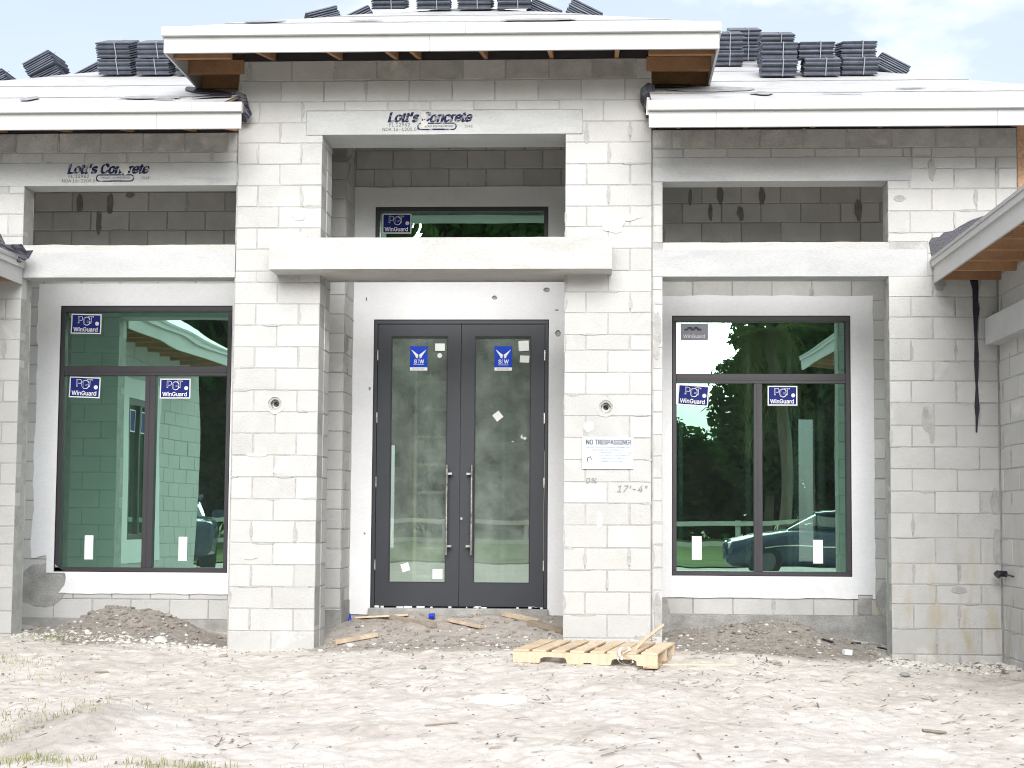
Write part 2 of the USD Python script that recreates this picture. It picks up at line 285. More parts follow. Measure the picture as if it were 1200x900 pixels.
# ------------------------------------------------------------------ ground
def smooth(a, b, x): t = np.clip((x - a) / (b - a), 0, 1); return t * t * (3 - 2 * t)
def soil_mask(x, y):
    n = meshkit.fbm(np.stack([x * 1.7, y * 1.7, np.zeros_like(x)], -1), 4, 31)
    w = (n - .5)
    ml = smooth(0.03, 0.20, 1 - np.hypot((x + 1.15 + .3 * w) / 1.10, (y - 0.62) / 0.95) + .5 * w)
    mr = smooth(0.0, 0.25, 1 - np.hypot((x - 5.0) / 1.30, (y - 0.50) / 1.05) + .5 * w)
    mp = smooth(-0.02, 0.22, 1 - np.maximum(np.abs(x - 1.95) / 1.35, np.abs(y - 0.75) / 1.15) + .5 * w)
    far = 0.42 * smooth(.05, .6, 1 - np.hypot((x - 0.55) / 0.62, (y + 4.3) / 0.9) + .9 * w)
    return np.maximum(np.maximum(ml, mr), np.maximum(.75 * mp, far))
def height(x, y):
    x = np.asarray(x, float); y = np.asarray(y, float)
    h = np.interp(x, [-6, -2, 0.3, 3.5, 5.0, 6.5, 9], [.06, .045, -0.02, 0.0, -.05, -.12, -.12])
    far = smooth(-9, -16, y); h = h * (1 - far)
    p = np.stack([x, y, np.zeros_like(x)], -1)
    near = np.clip(1 - far, 0, 1)
    h = h + near * ((meshkit.fbm(p * 0.8, 3, 3) - .5) * 0.10 + (meshkit.fbm(p * 3.1, 4, 4) - .5) * 0.065 + (meshkit.fbm(p * 9, 3, 5) - .5) * 0.030 + (meshkit.fbm(p * 26, 2, 6) - .5) * 0.010)
    wob = (meshkit.fbm(p * 2.6, 4, 9) - .5)
    ml = np.exp(-(((x + 1.28 + .2 * wob) / 0.62) ** 2 + ((y - 0.86) / 0.50) ** 2) * 1.1); h = h + 0.27 * ml * (1 + .5 * wob)
    h = h - 0.10 * np.exp(-(((x + .25) / 0.45) ** 2 + ((y - .8) / 0.5) ** 2)) - 0.06 * np.exp(-(((x + 2.1) / 0.4) ** 2 + ((y - .9) / 0.5) ** 2))
    mr = np.exp(-(((x - 5.08) / 0.75) ** 2 + ((y - 0.95) / 0.52) ** 2)); h = h + 0.23 * mr * (1 + .8 * wob)
    h = h + .05 * np.exp(-(((x - 5.7) / 0.5) ** 2 + ((y - .5) / 0.5) ** 2))
    porch = smooth(0.0, 1.5, y) * smooth(.55, .95, x) * smooth(3.4, 3.05, x); h = h + 0.15 * porch + .06 * porch * wob
    h = h + 0.11 * np.exp(-(((x - 0.6) / 0.45) ** 2 + ((y + 4.25) / 0.5) ** 2)) * (1 + wob)
    return h
xs = np.unique(np.concatenate([np.linspace(-3.2, 8.2, 560), np.linspace(-14, 16, 80), np.array([-400, -250, -150, -90, -60, -40, -28, -20, 22, 30, 42, 60, 95, 150, 250, 400.])]))
ys = np.unique(np.concatenate([np.linspace(-6.3, 1.9, 430), np.linspace(-24, 10, 70), np.array([-500, -300, -180, -110, -70, -48, -36, -29, 14, 20, 40, 80, 200, 400.])]))
GX, GY = np.meshgrid(xs, ys); GZ = height(GX, GY)
nx, ny = len(xs), len(ys); idx = np.arange(nx * ny).reshape(ny, nx)
quads = np.stack([idx[:-1, :-1], idx[:-1, 1:], idx[1:, 1:], idx[1:, :-1]], -1).reshape(-1, 4)
SAND = usdkit.material(stage, '/World/Looks/sand', {
    'g': ('geometry', {}), 'at': ('attribute', {'attribute': 'soil'}),
    'n1': ('noise_texture', {'scale': 1.1, 'detail': 6.0, 'roughness': 0.65}), 'r1': ('rgb_ramp', {'ramp': [(0.28, (0.44, 0.398, 0.362)), (0.46, (0.56, 0.52, 0.482)), (0.72, (0.63, 0.60, 0.565))]}),
    'n3': ('noise_texture', {'scale': 9.0, 'detail': 6.0, 'roughness': 0.7}), 'r3': ('rgb_ramp', {'ramp': [(0.30, (0.76, 0.73, 0.70)), (0.55, (1.0, 1.0, 1.0)), (0.8, (1.08, 1.08, 1.08))]}), 'm3': ('mix', {'mix_type': 'multiply', 'fac': 0.8}),
    'n4': ('noise_texture', {'scale': 120.0, 'detail': 3.0, 'roughness': 0.7}), 'r4': ('rgb_ramp', {'ramp': [(0.32, (0.80, 0.78, 0.76)), (0.5, (1, 1, 1)), (0.75, (1.10, 1.10, 1.10))]}), 'm4': ('mix', {'mix_type': 'multiply', 'fac': 0.8}),
    'ns': ('noise_texture', {'scale': 14.0, 'detail': 5.0, 'roughness': 0.7}), 'rs': ('rgb_ramp', {'ramp': [(0.3, (0.215, 0.19, 0.17)), (0.7, (0.35, 0.315, 0.285))]}),
    'mx': ('mix', {}), 'b': ('bump', {'strength': 0.7, 'distance': 0.012}), 'b2': ('bump', {'strength': 0.5, 'distance': 0.004}), 'p': ('principled_bsdf', {'roughness': 0.95, 'specular_ior_level': 0.15})},
    [('g.position', 'n1.vector'), ('g.position', 'n3.vector'), ('g.position', 'n4.vector'), ('g.position', 'ns.vector'), ('n1.fac', 'r1.fac'), ('n3.fac', 'r3.fac'), ('n4.fac', 'r4.fac'), ('ns.fac', 'rs.fac'),
     ('r1.color', 'm3.color1'), ('r3.color', 'm3.color2'), ('m3.color', 'mx.color1'), ('rs.color', 'mx.color2'), ('at.fac', 'mx.fac'), ('mx.color', 'm4.color1'), ('r4.color', 'm4.color2'), ('m4.color', 'p.base_color'),
     ('n3.fac', 'b.height'), ('b.normal', 'b2.normal'), ('n4.fac', 'b2.height'), ('b2.normal', 'p.normal')], surface='p.BSDF')
g = usdkit.mesh(stage, numbered('/World', 'ground'), (np.stack([GX, GY, GZ], -1).reshape(-1, 3), quads), SAND, smooth=True)
UsdGeom.PrimvarsAPI(g).CreatePrimvar('soil', Sdf.ValueTypeNames.FloatArray, 'vertex').Set([float(v) for v in soil_mask(GX, GY).ravel()])
tag(g.GetPrim(), 'pale trampled sand and brown soil heaps before the house', 'ground', kind='structure')
LAWN = mat('lawn', (0.105, 0.155, 0.035), 0.95, 0.35, 0.5, 25, 0.35, 0.8, 0.03, 0.0)
lx = np.linspace(-120, 120, 60); ly = np.linspace(-140, -15.5, 60); LX, LY = np.meshgrid(lx, ly)
li = np.arange(3600).reshape(60, 60)
obj('lawn', (np.stack([LX, LY, .015 + .05 * meshkit.fbm(np.stack([LX * .1, LY * .1, 0 * LX], -1), 3, 2)], -1).reshape(-1, 3), np.stack([li[:-1, :-1], li[:-1, 1:], li[1:, 1:], li[1:, :-1]], -1).reshape(-1, 4)), LAWN, smooth=True, label='mown green lawn across from the house', cat='lawn', kind='structure')

# ------------------------------------------------------------------ the house
house = group_('house', label='unfinished pale concrete block house with tall entrance portal and hipped roof', cat='house')
FP = FY(0.0); FB = FY(0.014); FR = FY(1.2368); FD = FY(1.6744)
# -- entrance portal
portal = group_('portal_wall', house)
ZA = [-.3, -.085] + [.12 + .2032 * k for k in range(17)]; ZL = ZA + [3.475, 3.684, 3.887, 4.09, 4.294, 4.496, 4.699, 4.8932]
ZR = [-.3, -.125, .083, .295, .5, .702, .905, 1.113, 1.315, 1.511, 1.715, 1.92, 2.123, 2.321, 2.524, 2.731, 2.877, 3.082, 3.281, 3.477, 3.687, 3.891, 4.084, 4.286, 4.488, 4.692, 4.8932]
PX0, PX1, PX2, PX3 = 0.0, 0.8128, 3.1, 3.9128
lint = box(.655, 4.775, 3.262, 5.003)
jb = lambda cx, cz: blob(cx, cz, .062, .062, int(cx * 10), 28, .25)
holeL, holeR = jb(.402, 2.229), jb(3.491, 2.205)
core = unary_union([box(PX0 + .006, -.4, PX1 - .006, 5.49), box(PX2 + .006, -.4, PX3 - .006, 5.49), box(PX0 + .006, 4.78, PX3 - .006, 5.49)]).difference(holeL.buffer(-.02)).difference(holeR.buffer(-.02))
obj('mortar_bed', FP.ext(core, -.402, -.0045), MORTAR, portal)
for q_ in (holeL, holeR): obj('mortar_bed', FP.ext(q_, -.09, -.085), MORTAR_D, portal)
courses(box(PX0, -.3, PX1, 4.8932).difference(lint).difference(holeL), ZL, 0.0, FP, portal, depth=.2, shift_row=1)
courses(box(PX2, -.3, PX3, 4.8932).difference(lint).difference(holeR), ZR, PX2, FP, portal, depth=.2)
courses(box(PX0, 4.8932, PX3, 5.298).difference(lint), [4.8932, 5.097, 5.298], .2032, FP, portal, depth=.2)
courses(box(PX0, 5.298, PX3, 5.494), [5.298, 5.494], .1, FP, portal, depth=.2, mat=BLOCKG + [BLOCKS[1]])
FS = FXp(PX1)
courses(box(.2, -.3, .408, 4.775), ZL, .2, FS, portal, depth=.2)      # second leaf of the left pier, seen from the side
courses(box(.2, -.3, .408, 4.775), ZR, .2, FXn(PX2), portal, depth=.2, L=.4064) if False else None
for q_ in (blob(.402, 2.229, .092, .09, 3, 40, .3).difference(holeL), blob(3.491, 2.205, .095, .092, 4, 40, .3).difference(holeR)): obj('mortar_patch', FP.ext(q_, -.03, .004), BLOCKS[2], portal)
for cx, cz in ((.402, 2.229), (3.491, 2.205)):
    r_ = trimesh.creation.annulus(.026, .040, .03); r_.apply_translation((cx, cz, -.07)); obj('junction_box', FP.tr(r_), GALV, portal)
    w_ = tube([(cx - .018, cz + .012, -.075), (cx, cz + .002, -.05), (cx + .02, cz - .015, -.06)], .006, 6); obj('cable', FP.tr(w_), BLACKP, portal)
PAT = mat('mortar_smear', (0.52, 0.515, 0.495), 0.95, 0.1, 8.0, 90, 0.1, 0.6, 0.005, 0.0)
sm = []
for k, (u, z, a, b) in enumerate([(3.62, 1.93, .03, .075), (3.44, 1.16, .03, .08), (3.33, 2.02, .05, .05), (.25, 1.75, .10, .018), (.45, 1.62, .05, .05), (.6, 4.0, .06, .04), (3.55, 3.93, .10, .10), (3.70, 3.98, .09, .03), (.62, 3.80, .07, .05), (.2, .8, .06, .02)]):
    sm.append(FP.ext(blob(u, z, a, b, k + 20, 36, .45), -.02, .0035 + .0004 * k))
obj('mortar_smear', cat(sm), PAT, portal, kind='stuff')
# pencil notes on the pier
def write(parent, s, u, z, h, fr=FP, m=INK_P, n=.0055, bold=False, shear=.1, dz=0, stretch=1., name='pencil_note'):
    t = text(s, h, .0008, bold, shear, stretch); t.apply_translation((u, z, n)); return obj(name, fr.tr(t), m, parent)
write(portal, "17'-4\"", 3.585, 1.42, .062, shear=.25)
write(portal, "0%", 3.30, 1.50, .05, shear=.25)
for x_ in (-.012, 3.905): obj('mortar_bed', bx(x_, x_ + .02, .03, .19, -.4, 4.8), MORTAR, portal)
# -- lintel of the portal with its lettering
lin = obj('portal_lintel', FP.ext(ragged(.66, 3.258, 4.775, 5.0, (.02, .02, .003, .008), 5), -.40, .006), PRECAST, house)
def maker(parent, fr, u0, u1, ztop, n, torn):
    t = text("Lott's Concrete", .088, .0008, True, .28); w = np.ptp(t.vertices[:, 0]); t.vertices[:, 0] *= (u1 - u0) / w; t.vertices[:, 0] -= t.vertices[:, 0].min(); t.apply_translation((u0, ztop - .092, n)); t2 = t.copy(); t2.apply_translation((.006, .003, .0003)); t3 = t.copy(); t3.apply_translation((-.005, -.002, .0002)); obj('lettering', fr.tr(cat([t, t2, t3])), INK, parent)
    W = u1 - u0; c0, c1, cz = u0 + .37 * W, u0 + .80 * W, ztop - .137
    ring = LineString([(c0 + .02, cz), (c1 - .02, cz)]).buffer(.036); obj('emblem', fr.ext(ring.difference(LineString([(c0 + .02, cz), (c1 - .02, cz)]).buffer(.024)), n, n + .0008), INK, parent)
    for s, u, z, h in (('PRECAST AND PRESTRESSED', c0 + .03, cz - .008, .020), ('CONCRETE', c0 + .12, cz - .034, .016), ('FL 12962', u0 + .01 * W, ztop - .135, .032), ('NOA 16-1205.09', u0 - .07 * W, ztop - .178, .030), ('3/4E', u1 - .09 * W, ztop - .150, .026)):
        t = text(s, h, .0008, False); t.vertices[:, 0] *= min(1.0, (c1 - c0 - .05) / max(1e-3, np.ptp(t.vertices[:, 0]))) if 'PREC' in s else 1.0; t.apply_translation((u, z, n)); obj('lettering', fr.tr(t), INK_G if 'FL' in s or 'NOA' in s or 'E' == s[-1] and '/' in s else INK, parent)
    for k, (pu, pz, a, b) in enumerate(torn): obj('bare_patch', fr.ext(blob(pu, pz, a, b, k + 3, 30, .4), n, n + .0016 + .0005 * k), PAT, parent)
maker(lin, FP, 1.431, 2.223, 4.987, .0065, [(1.765, 4.955, .025, .035), (1.775, 4.88, .03, .03), (1.76, 4.85, .018, .018)])
# -- canopy beam across the portal
cb = FP.ext(ragged(.40, 3.54, 3.44, 3.732, (.004, .004, .003, .006), 6), -.22, .27)
obj('canopy_beam', cb, PRECAST_W, house)
obj('mortar_bed', bx(.82, 3.09, .23, .39, 3.45, 3.66), MORTAR, house)
# -- arcade walls either side
ZW = [-.3, -.25, -.038, .194, .415, .594, .783, 1.016, 1.24, 1.441, 1.643, 1.846, 2.042, 2.251, 2.452, 2.636, 2.841, 3.043, 3.233, 3.429, 3.635, 3.83, 4.033, 4.241, 4.433, 4.541]
ZQ = [-.2, .07, .283, .497, .704, .904, 1.07, 1.261, 1.465, 1.662, 1.846, 2.048, 2.241, 2.443, 2.645, 2.832, 3.027, 3.222, 3.425, 3.63, 3.83, 4.03, 4.23, 4.31]
arc = group_('arcade_wall', house, label='left arcade wall of pale blocks with lettered lintel')
aw = unary_union([box(-2.6, -.4, -2.04, 4.81), box(-2.6, 4.3, -.003, 4.81), box(-3.9, 3.45, -2.59, 4.81)])
obj('mortar_bed', FB.ext(aw.buffer(-.005, join_style='mitre'), -.2, -.0045), MORTAR, arc)
courses(box(-3.9, 3.6, -2.6, 4.31), ZQ, -2.6, FB, arc, depth=.1)
courses(box(-3.9, 4.31, -2.5, 4.521).difference(box(-2.5, 4.303, 0, 4.518)), [4.31, 4.521], -2.6, FB, arc, depth=.1)
courses(box(-2.6, -.3, -2.04, 4.31), ZQ, -2.6, FB, arc, depth=.1)
courses(box(-3.9, 4.521, -.004, 4.623), [4.521, 4.623], -.25, FB, arc, depth=.1)
courses(box(-3.9, 4.623, -.004, 4.814), [4.623, 4.814], -.1, FB, arc, depth=.1, mat=BLOCKG)
lin2 = obj('lintel', FB.ext(box(-2.5, 4.303, -.004, 4.518), -.2, .004), PRECAST, house)
maker(lin2, FB, -1.629, -.846, 4.513, .0045, [(-1.085, 4.475, .05, .05), (-1.07, 4.43, .02, .025)])
obj('sill_beam', FB.ext(ragged(-2.04, -.004, 3.425, 3.665, (0, 0, .002, .004), 8), -.2, .002), PRECAST, house)
obj('mortar_cap', FB.ext(ragged(-2.039, -.005, 3.665, 3.735, (0, 0, .002, .012), 9), -.2, -.002), PRECAST_W, house)
arc2 = group_('arcade_wall', house, label='right arcade wall of pale blocks with streaked corner')
opn = unary_union([box(4.017, -.5, 6.09, 3.425), box(4.017, 3.742, 6.09, 4.32)])
aw2 = unary_union([box(3.918, -.4, 7.28, 4.81)]).difference(opn)
obj('mortar_bed', FB.ext(aw2.difference(opn.buffer(.005, join_style='mitre')), -.2, -.0045), MORTAR, arc2)
sill = box(3.919, 3.425, 6.45, 3.742); lin3p = box(3.925, 4.32, 6.313, 4.541)
ZST = [-.3, -.1, .1, .31, .52, .73, .94, 1.14, 1.34, 1.55, 1.75, 1.95, 2.16, 2.36, 2.56, 2.76, 2.96, 3.17, 3.30, 3.425, 3.742, 3.9, 4.1, 4.32]
courses(box(3.919, -.3, 4.017, 4.32).difference(sill), ZST, 3.7, FB, arc2, depth=.1)
courses(box(6.09, -.3, 7.085, 4.541).difference(sill).difference(lin3p), ZW, 6.09, FB, arc2, depth=.1)
courses(box(7.085, 3.45, 7.28, 4.541), ZW, 6.09, FB, arc2, depth=.1)
courses(box(3.919, 4.541, 7.28, 4.632).difference(box(6.313, 4, 8, 5)), [4.541, 4.632], 3.8, FB, arc2, depth=.1)
courses(box(6.313, 4.541, 7.28, 4.632), [4.541, 4.632], 6.09, FB, arc2, depth=.1)
courses(box(3.919, 4.632, 7.28, 4.814), [4.632, 4.814], 4.1, FB, arc2, depth=.1, mat=BLOCKG)
obj('lintel', FB.ext(lin3p, -.2, .003), PRECAST, house)
obj('sill_beam', FB.ext(ragged(3.92, 6.45, 3.425, 3.675, (0, .01, .002, .004), 11), -.2, .002), PRECAST, house)
obj('mortar_cap', FB.ext(ragged(4.018, 6.10, 3.675, 3.744, (0, .01, .002, .012), 12), -.2, -.002), PRECAST_W, house)
obj('mortar_smear', cat([FB.ext(blob(u, z, a, b, k + 50, 36, .45), -.02, .0035 + .0004 * k) for k, (u, z, a, b) in enumerate([(3.967, 2.93, .045, .16), (3.955, 2.72, .03, .08), (6.42, 2.1, .04, .12), (6.47, 2.02, .03, .14), (6.55, 3.35, .07, .06), (6.2, 4.15, .05, .03), (6.7, .55, .07, .03), (7.03, 1.35, .035, .12), (7.04, .95, .03, .16), (7.04, 3.0, .02, .1), (6.5, 4.42, .03, .1), (3.97, .3, .035, .2)])]), MORTAR, arc2, kind='stuff')
TARS = FB.ext(Polygon([(6.850, 3.44), (6.905, 3.44), (6.91, 3.3), (6.905, 3.2), (6.918, 3.12), (6.90, 3.0), (6.893, 2.88), (6.905, 2.7), (6.898, 2.5), (6.892, 2.42), (6.905, 2.2), (6.89, 2.1), (6.882, 1.98), (6.868, 1.98), (6.868, 2.12), (6.86, 2.22), (6.872, 2.4), (6.862, 2.6), (6.868, 2.85), (6.858, 3.1), (6.855, 3.3), (6.82, 3.44)]), -.01, .007)
obj('tar_drip', TARS, TAR, arc2)
obj('tar_flashing', FB.ext(Polygon([(6.465, 3.74), (6.49, 3.78), (6.56, 3.79), (6.60, 3.83), (6.68, 3.845), (6.75, 3.89), (6.85, 3.945), (6.95, 3.98), (7.10, 4.005), (7.30, 4.09), (7.30, 3.6), (6.52, 3.52), (6.485, 3.62)]), -.01, .010), TAR, arc2)
FK = Fr((0, .214, 0), (-1, 0, 0), (0, 1, 0)); jj = []           # backs of the arcade walls, seen in the windows
courses(box(2.04, -.3, 2.6, 4.31), ZQ, 0, FK, arc, depth=.02, nf=.004, joined=jj); obj('block_courses', cat(jj), BLOCKS[0], arc, kind='stuff'); jj = []
courses(box(-7.08, -.3, -6.09, 3.42), ZW, 0, FK, arc2, depth=.02, nf=.004, joined=jj); obj('block_courses', cat(jj), BLOCKR[0], arc2, kind='stuff')
# -- rear wall of the loggia (windows stand in it)
LW = (-2.2253, -.399, .589, 3.375); RW = (4.170, 5.998, .596, 3.268); DR = (.9977, 2.8897, .222, 3.303)
TW = (.9977, 2.876, 3.76, 4.53)
rear = group_('rear_wall', house)
stL = ragged(-2.46, -.36 + .09, .372, 3.605, (.055, .02, .02, .012), 21)
stL = stL.difference(blob(-2.42, .53, .30, .22, 8, 40, .35)).union(box(-2.3, .58, -2.1, .9)).difference(box(*[LW[0] + .003, LW[2] + .003, LW[1] - .003, LW[3] - .003]))
stR = ragged(4.06, 6.226, .378, 3.472, (.03, .02, .012, .022), 22).difference(box(6.05, .36, 6.20, .42)).difference(box(RW[0] + .003, RW[2] + .003, RW[1] - .003, RW[3] - .003))
rw = unary_union([box(-2.62, -.4, .776, 5.3), box(3.134, -.4, 7.2, 5.3)]).difference(box(LW[0], LW[2], LW[1], LW[3])).difference(box(RW[0], RW[2], RW[1], RW[3]))
obj('mortar_bed', FR.ext(rw, -.2, -.005), MORTAR_D, rear)
zl_l = [.11 + .2032 * k for k in range(-2, 27)]; zl_r = [.172 + .2032 * k for k in range(-2, 27)]; zl_p = [.034 + .2032 * k for k in range(-2, 28)]
expL = unary_union([box(-2.6, .1, -.05, 4.95)]).difference(stL.buffer(-.05)).difference(box(LW[0] - .02, LW[2] - .2, LW[1] + .02, LW[3] + .1))
courses(box(-2.6, 3.9, -.05, 4.95), zl_l, -1.324, FR, rear, BLOCKR, .05, shift_row=1)
courses(expL.intersection(box(-2.6, .1, -.05, 3.76)), zl_l, -2.22, FR, rear, BLOCKS, .05)
obj('cement_skim', FR.ext(blob(-2.36, .46, .26, .22, 8, 40, .3).intersection(box(-2.62, .15, -2, .8)), -.03, .006), CEMENT, rear)
courses(box(.52, .1, .776, 4.9), zl_p, .37, FR, rear, BLOCKS, .05)
obj('cement_skim', FR.ext(ragged(.5, .775, -.3, .22, (0, 0, 0, .03), 4), -.03, .006), CEMENT, rear)
courses(box(3.95, 3.9, 6.35, 4.95), zl_r, 5.497 - .4064 * 4, FR, rear, BLOCKR, .05)
expR = box(3.95, .205, 6.45, 3.85).difference(stR.buffer(-.04)).difference(box(RW[0] - .02, RW[2] - .2, RW[1] + .02, RW[3] + .1))
courses(expR, zl_r, 4.387 - .4064 * 4, FR, rear, BLOCKS[:1] + BLOCKR[:1], .05)
obj('cement_skim', FR.ext(ragged(3.9, 6.6, -.4, .208, (0, 0, 0, .012), 13), -.03, .008), CEMENT, rear)
for q_ in (box(6.05, .22, 6.19, .385), blob(6.33, .38, .09, .16, 5, 30, .3), blob(4.05, .2, .1, .22, 6, 30, .3)): obj('cement_skim', FR.ext(q_, -.03, .0095), MORTAR_D, rear)
obj('stucco_band', FR.ext(stL, -.02, .014), STUCCO, house); obj('stucco_band', FR.ext(stR, -.02, .014), STUCCO, house)
RUNM = mat('mortar_run', (.20, .197, .188), .95, .2, 12.0, 90, .16, .6, .005, 0)
for k, (u_, z_, a_, b_) in enumerate(((-2.06, 4.46, .035, .10), (-1.735, 4.46, .035, .11), (-1.85, 4.24, .03, .12), (-1.52, 4.55, .05, .03), (4.67, 4.53, .035, .10), (5.10, 4.52, .035, .10), (4.57, 4.34, .022, .09), (4.88, 4.33, .03, .08), (6.09, 4.36, .035, .11), (4.36, 4.50, .02, .09))): obj('mortar_run', FR.ext(blob(u_, z_, a_, b_, k + 90, 36, .5), -.02, .0045), RUNM, rear)
# -- recessed wall with the door
dw = box(.7, -.4, 3.2, 5.6).difference(box(DR[0], DR[2] - .15, DR[1], DR[3])).difference(box(*[TW[0], TW[2], TW[1], TW[3]]))
obj('mortar_bed', FD.ext(dw, -.2, -.005), MORTAR_D, rear)
zl_d = [4.745 + .2032 * k for k in range(0, 4)]
courses(box(.77, 4.70, 3.14, 5.45), [4.55, 4.745, 4.946, 5.15, 5.353, 5.45], 1.384 - .4064 * 3, FD, rear, BLOCKR, .05, shift_row=1)
stD = ragged(.772, 3.14, .145, 4.745, (0, 0, .02, .012), 25).difference(box(DR[0] + .003, -.2, DR[1] - .003, DR[3] - .003)).difference(box(TW[0] + .003, TW[2] + .003, TW[1] - .003, TW[3] - .003))
holes = [blob(.915, 3.52, .008, .022, 31), blob(2.30, 3.535, .03, .022, 32), blob(2.86, 3.62, .035, .025, 33), blob(2.985, 3.15, .03, .035, 34), blob(2.97, 3.4, .02, .008, 35), blob(.965, 2.55, .012, .02, 36), blob(.93, 1.0, .01, .012, 37)]
obj('stucco_band', FD.ext(stD.difference(unary_union(holes)), -.02, .014), STUCCO, house)
courses(box(1.24, -.1, 1.675, 5.5), zl_p, 1.18, FXp(.778), rear, BLOCKS, .05)
obj('mortar_bed', bx(.60, .773, 1.245, 1.72, -.4, 5.5), MORTAR_D, rear)
obj('cement_skim', FXp(.778).ext(ragged(1.26, 1.67, -.3, .30, (0, 0, 0, .10), 44), -.03, .006), CEMENT, rear)
obj('mortar_bed', bx(3.137, 3.3, 1.245, 1.72, -.4, 5.5), MORTAR_D, rear)
obj('door_threshold', cbx(DR[0] - .01, DR[1] + .01, 1.60, 1.92, -.2, .215, .008), CEMENT, house)
# -- windows
def pane_mesh(x0, x1, z0, z1, fr, n, seed, bow=0.0018):
    N = 14; U, Zz = np.meshgrid(np.linspace(0, 1, N), np.linspace(0, 1, N))
    d = bow * ((1 - (2 * U - 1) ** 2) * (1 - .6 * (2 * Zz - 1) ** 2)) * (1 if seed % 2 else -1) + (meshkit.fbm(np.stack([U * 2.2 + seed * 9, Zz * 2.2, 0 * U], -1), 2, seed) - .5) * bow * 1.1
    V = fr.map(np.stack([x0 + U * (x1 - x0), z0 + Zz * (z1 - z0), n + d], -1).reshape(-1, 3)); ii = np.arange(N * N).reshape(N, N)
    return (V, np.stack([ii[:-1, :-1], ii[:-1, 1:], ii[1:, 1:], ii[1:, :-1]], -1).reshape(-1, 4))
def fbox(fr, u0, u1, z0, z1, n0, n1, c=.003): return fr.tr(cbx(u0, u1, z0, z1, n0, n1, c))
def sticker(parent, fr, u0, u1, z0, z1, n, tilt=0., faded=False):
    w, h = u1 - u0, z1 - z0
    def put(name, m, mm):
        m = m.copy(); a = math.radians(tilt); c, s = math.cos(a), math.sin(a); v = m.vertices
        x, y = v[:, 0] * c - v[:, 1] * s, v[:, 0] * s + v[:, 1] * c; v[:, 0], v[:, 1] = x + u0 + w / 2, y + z0 + h / 2; v[:, 2] += n; obj(name, fr.tr(m), mm, parent)
    put('sticker', bx(-w / 2, w / 2, -h / 2, h / 2, 0, .001), WHITE if not faded else NAVY_F)
    b = .012 if not faded else .002
    put('sticker_print', bx(-w / 2 + b, w / 2 - b, -h / 2 + b, h / 2 - b, .001, .0018), NAVY if not faded else NAVY_F)
    t = text('WinGuard', h * .20, .0006, True); t.vertices[:, 0] *= (w * .80) / np.ptp(t.vertices[:, 0]); t.apply_translation((-w * .42, -h * .38, .0018)); put('lettering', t, WHITE)
    if faded:
        put('lettering', Fr((0, 0, 0), (1, 0, 0), (0, 0, 1)).ext(Polygon([(0, 0), (1, 0), (1, 1)]), 0, 1) if False else cat([trimesh.creation.extrude_polygon(blob(-w * .1 + k * w * .12 - w * .2, h * .12 + (k % 2) * h * .1, w * .09, h * .07, k + 70, 24, .5), .0006).apply_translation((0, 0, .0018)) for k in range(5)]), INK_G); return
    for s, x in (('P', -.30), ('G', -.13), ('T', .04)):
        hh = h * (.34 if s != 'G' else .40); t = text(s, hh, .0006, True); t.apply_translation((w * x, h * (.04 if s != 'G' else -.06), .0018)); put('lettering', t, WHITE)
        t = text(s, hh, .0006, False); t.vertices[:, :2] = (t.vertices[:, :2] - t.vertices[:, :2].mean(0)) * .90 + t.vertices[:, :2].mean(0); t.apply_translation((w * x, h * (.04 if s != 'G' else -.06), .0026)); put('lettering', t, NAVY)
    d = trimesh.creation.cylinder(h * .10, .0006, sections=16); d.apply_translation((w * .36, h * .02, .0021)); put('emblem', d, PAPER)
def window(name, fr, W, zb, zt, xm, xm2, stickers, papers, label, seed, flip=1):
    x0, x1, z0, z1 = W; w = group_(name, house, label=label); f = .052
    for a in ((x0, x1, z1 - f - .012, z1), (x0, x1, z0, z0 + f)): obj('frame_rail', fbox(fr, *a, -.07, .006), BRONZE, w)
    for a in ((x0, x0 + f, z0 + f, z1 - f - .012), (x1 - f, x1, z0 + f, z1 - f - .012)): obj('frame_stile', fbox(fr, *a, -.07, .0045), BRONZE, w)
    obj('transom_bar', fbox(fr, x0 + f, x1 - f, zb, zt, -.07, .003), BRONZE, w)
    obj('transom_trim', fbox(fr, x0 + f, x1 - f, zb + .03, zb + .05, .0, .008), BRONZE, w)
    obj('mullion', fbox(fr, xm, xm2, z0 + f, zb, -.07, .002), BRONZE, w); obj('mullion_bead', fbox(fr, xm + .03, xm + .05, z0 + f, zb, .0, .007), BRONZE, w)
    obj('seal', fr.ext(box(x0 - .004, z0 - .004, x1 + .004, z1 + .004).difference(box(x0 + .012, z0 + .012, x1 - .012, z1 - .012)), -.06, .0085), SEALD, w)
    obj('pane', pane_mesh(x0 + f - .005, x1 - f + .005, zt - .005, z1 - f, fr, -.035, seed, .0022), GLASS_W, w, smooth=True)
    obj('pane', pane_mesh(x0 + f - .005, xm + .005, z0 + f - .005, zb + .005, fr, -.035, seed + 1, .0012), GLASS_W, w, smooth=True)
    obj('pane', pane_mesh(xm2 - .005, x1 - f + .005, z0 + f - .005, zb + .005, fr, -.035, seed + 2, .0012), GLASS_W, w, smooth=True)
    for s in stickers: sticker(w, fr, *s[:4], -.029, *(s[4:]))
    for u0, u1, a, b in papers: obj('paper_label', fr.ext(box(u0, a, u1, b), -.029, -.028), PAPER, w)
    return w
window('window', FR, LW, 2.639, 2.737, -1.31, -1.20, [(-2.128, -1.806, 3.082, 3.292, -1), (-2.128, -1.80, 2.408, 2.626, -2), (-1.165, -.842, 2.402, 2.61, 0)], [(-1.92, -1.83, .72, .97), (-.93, -.84, .71, .96)], 'left tall tinted window with three blue stickers', 4)
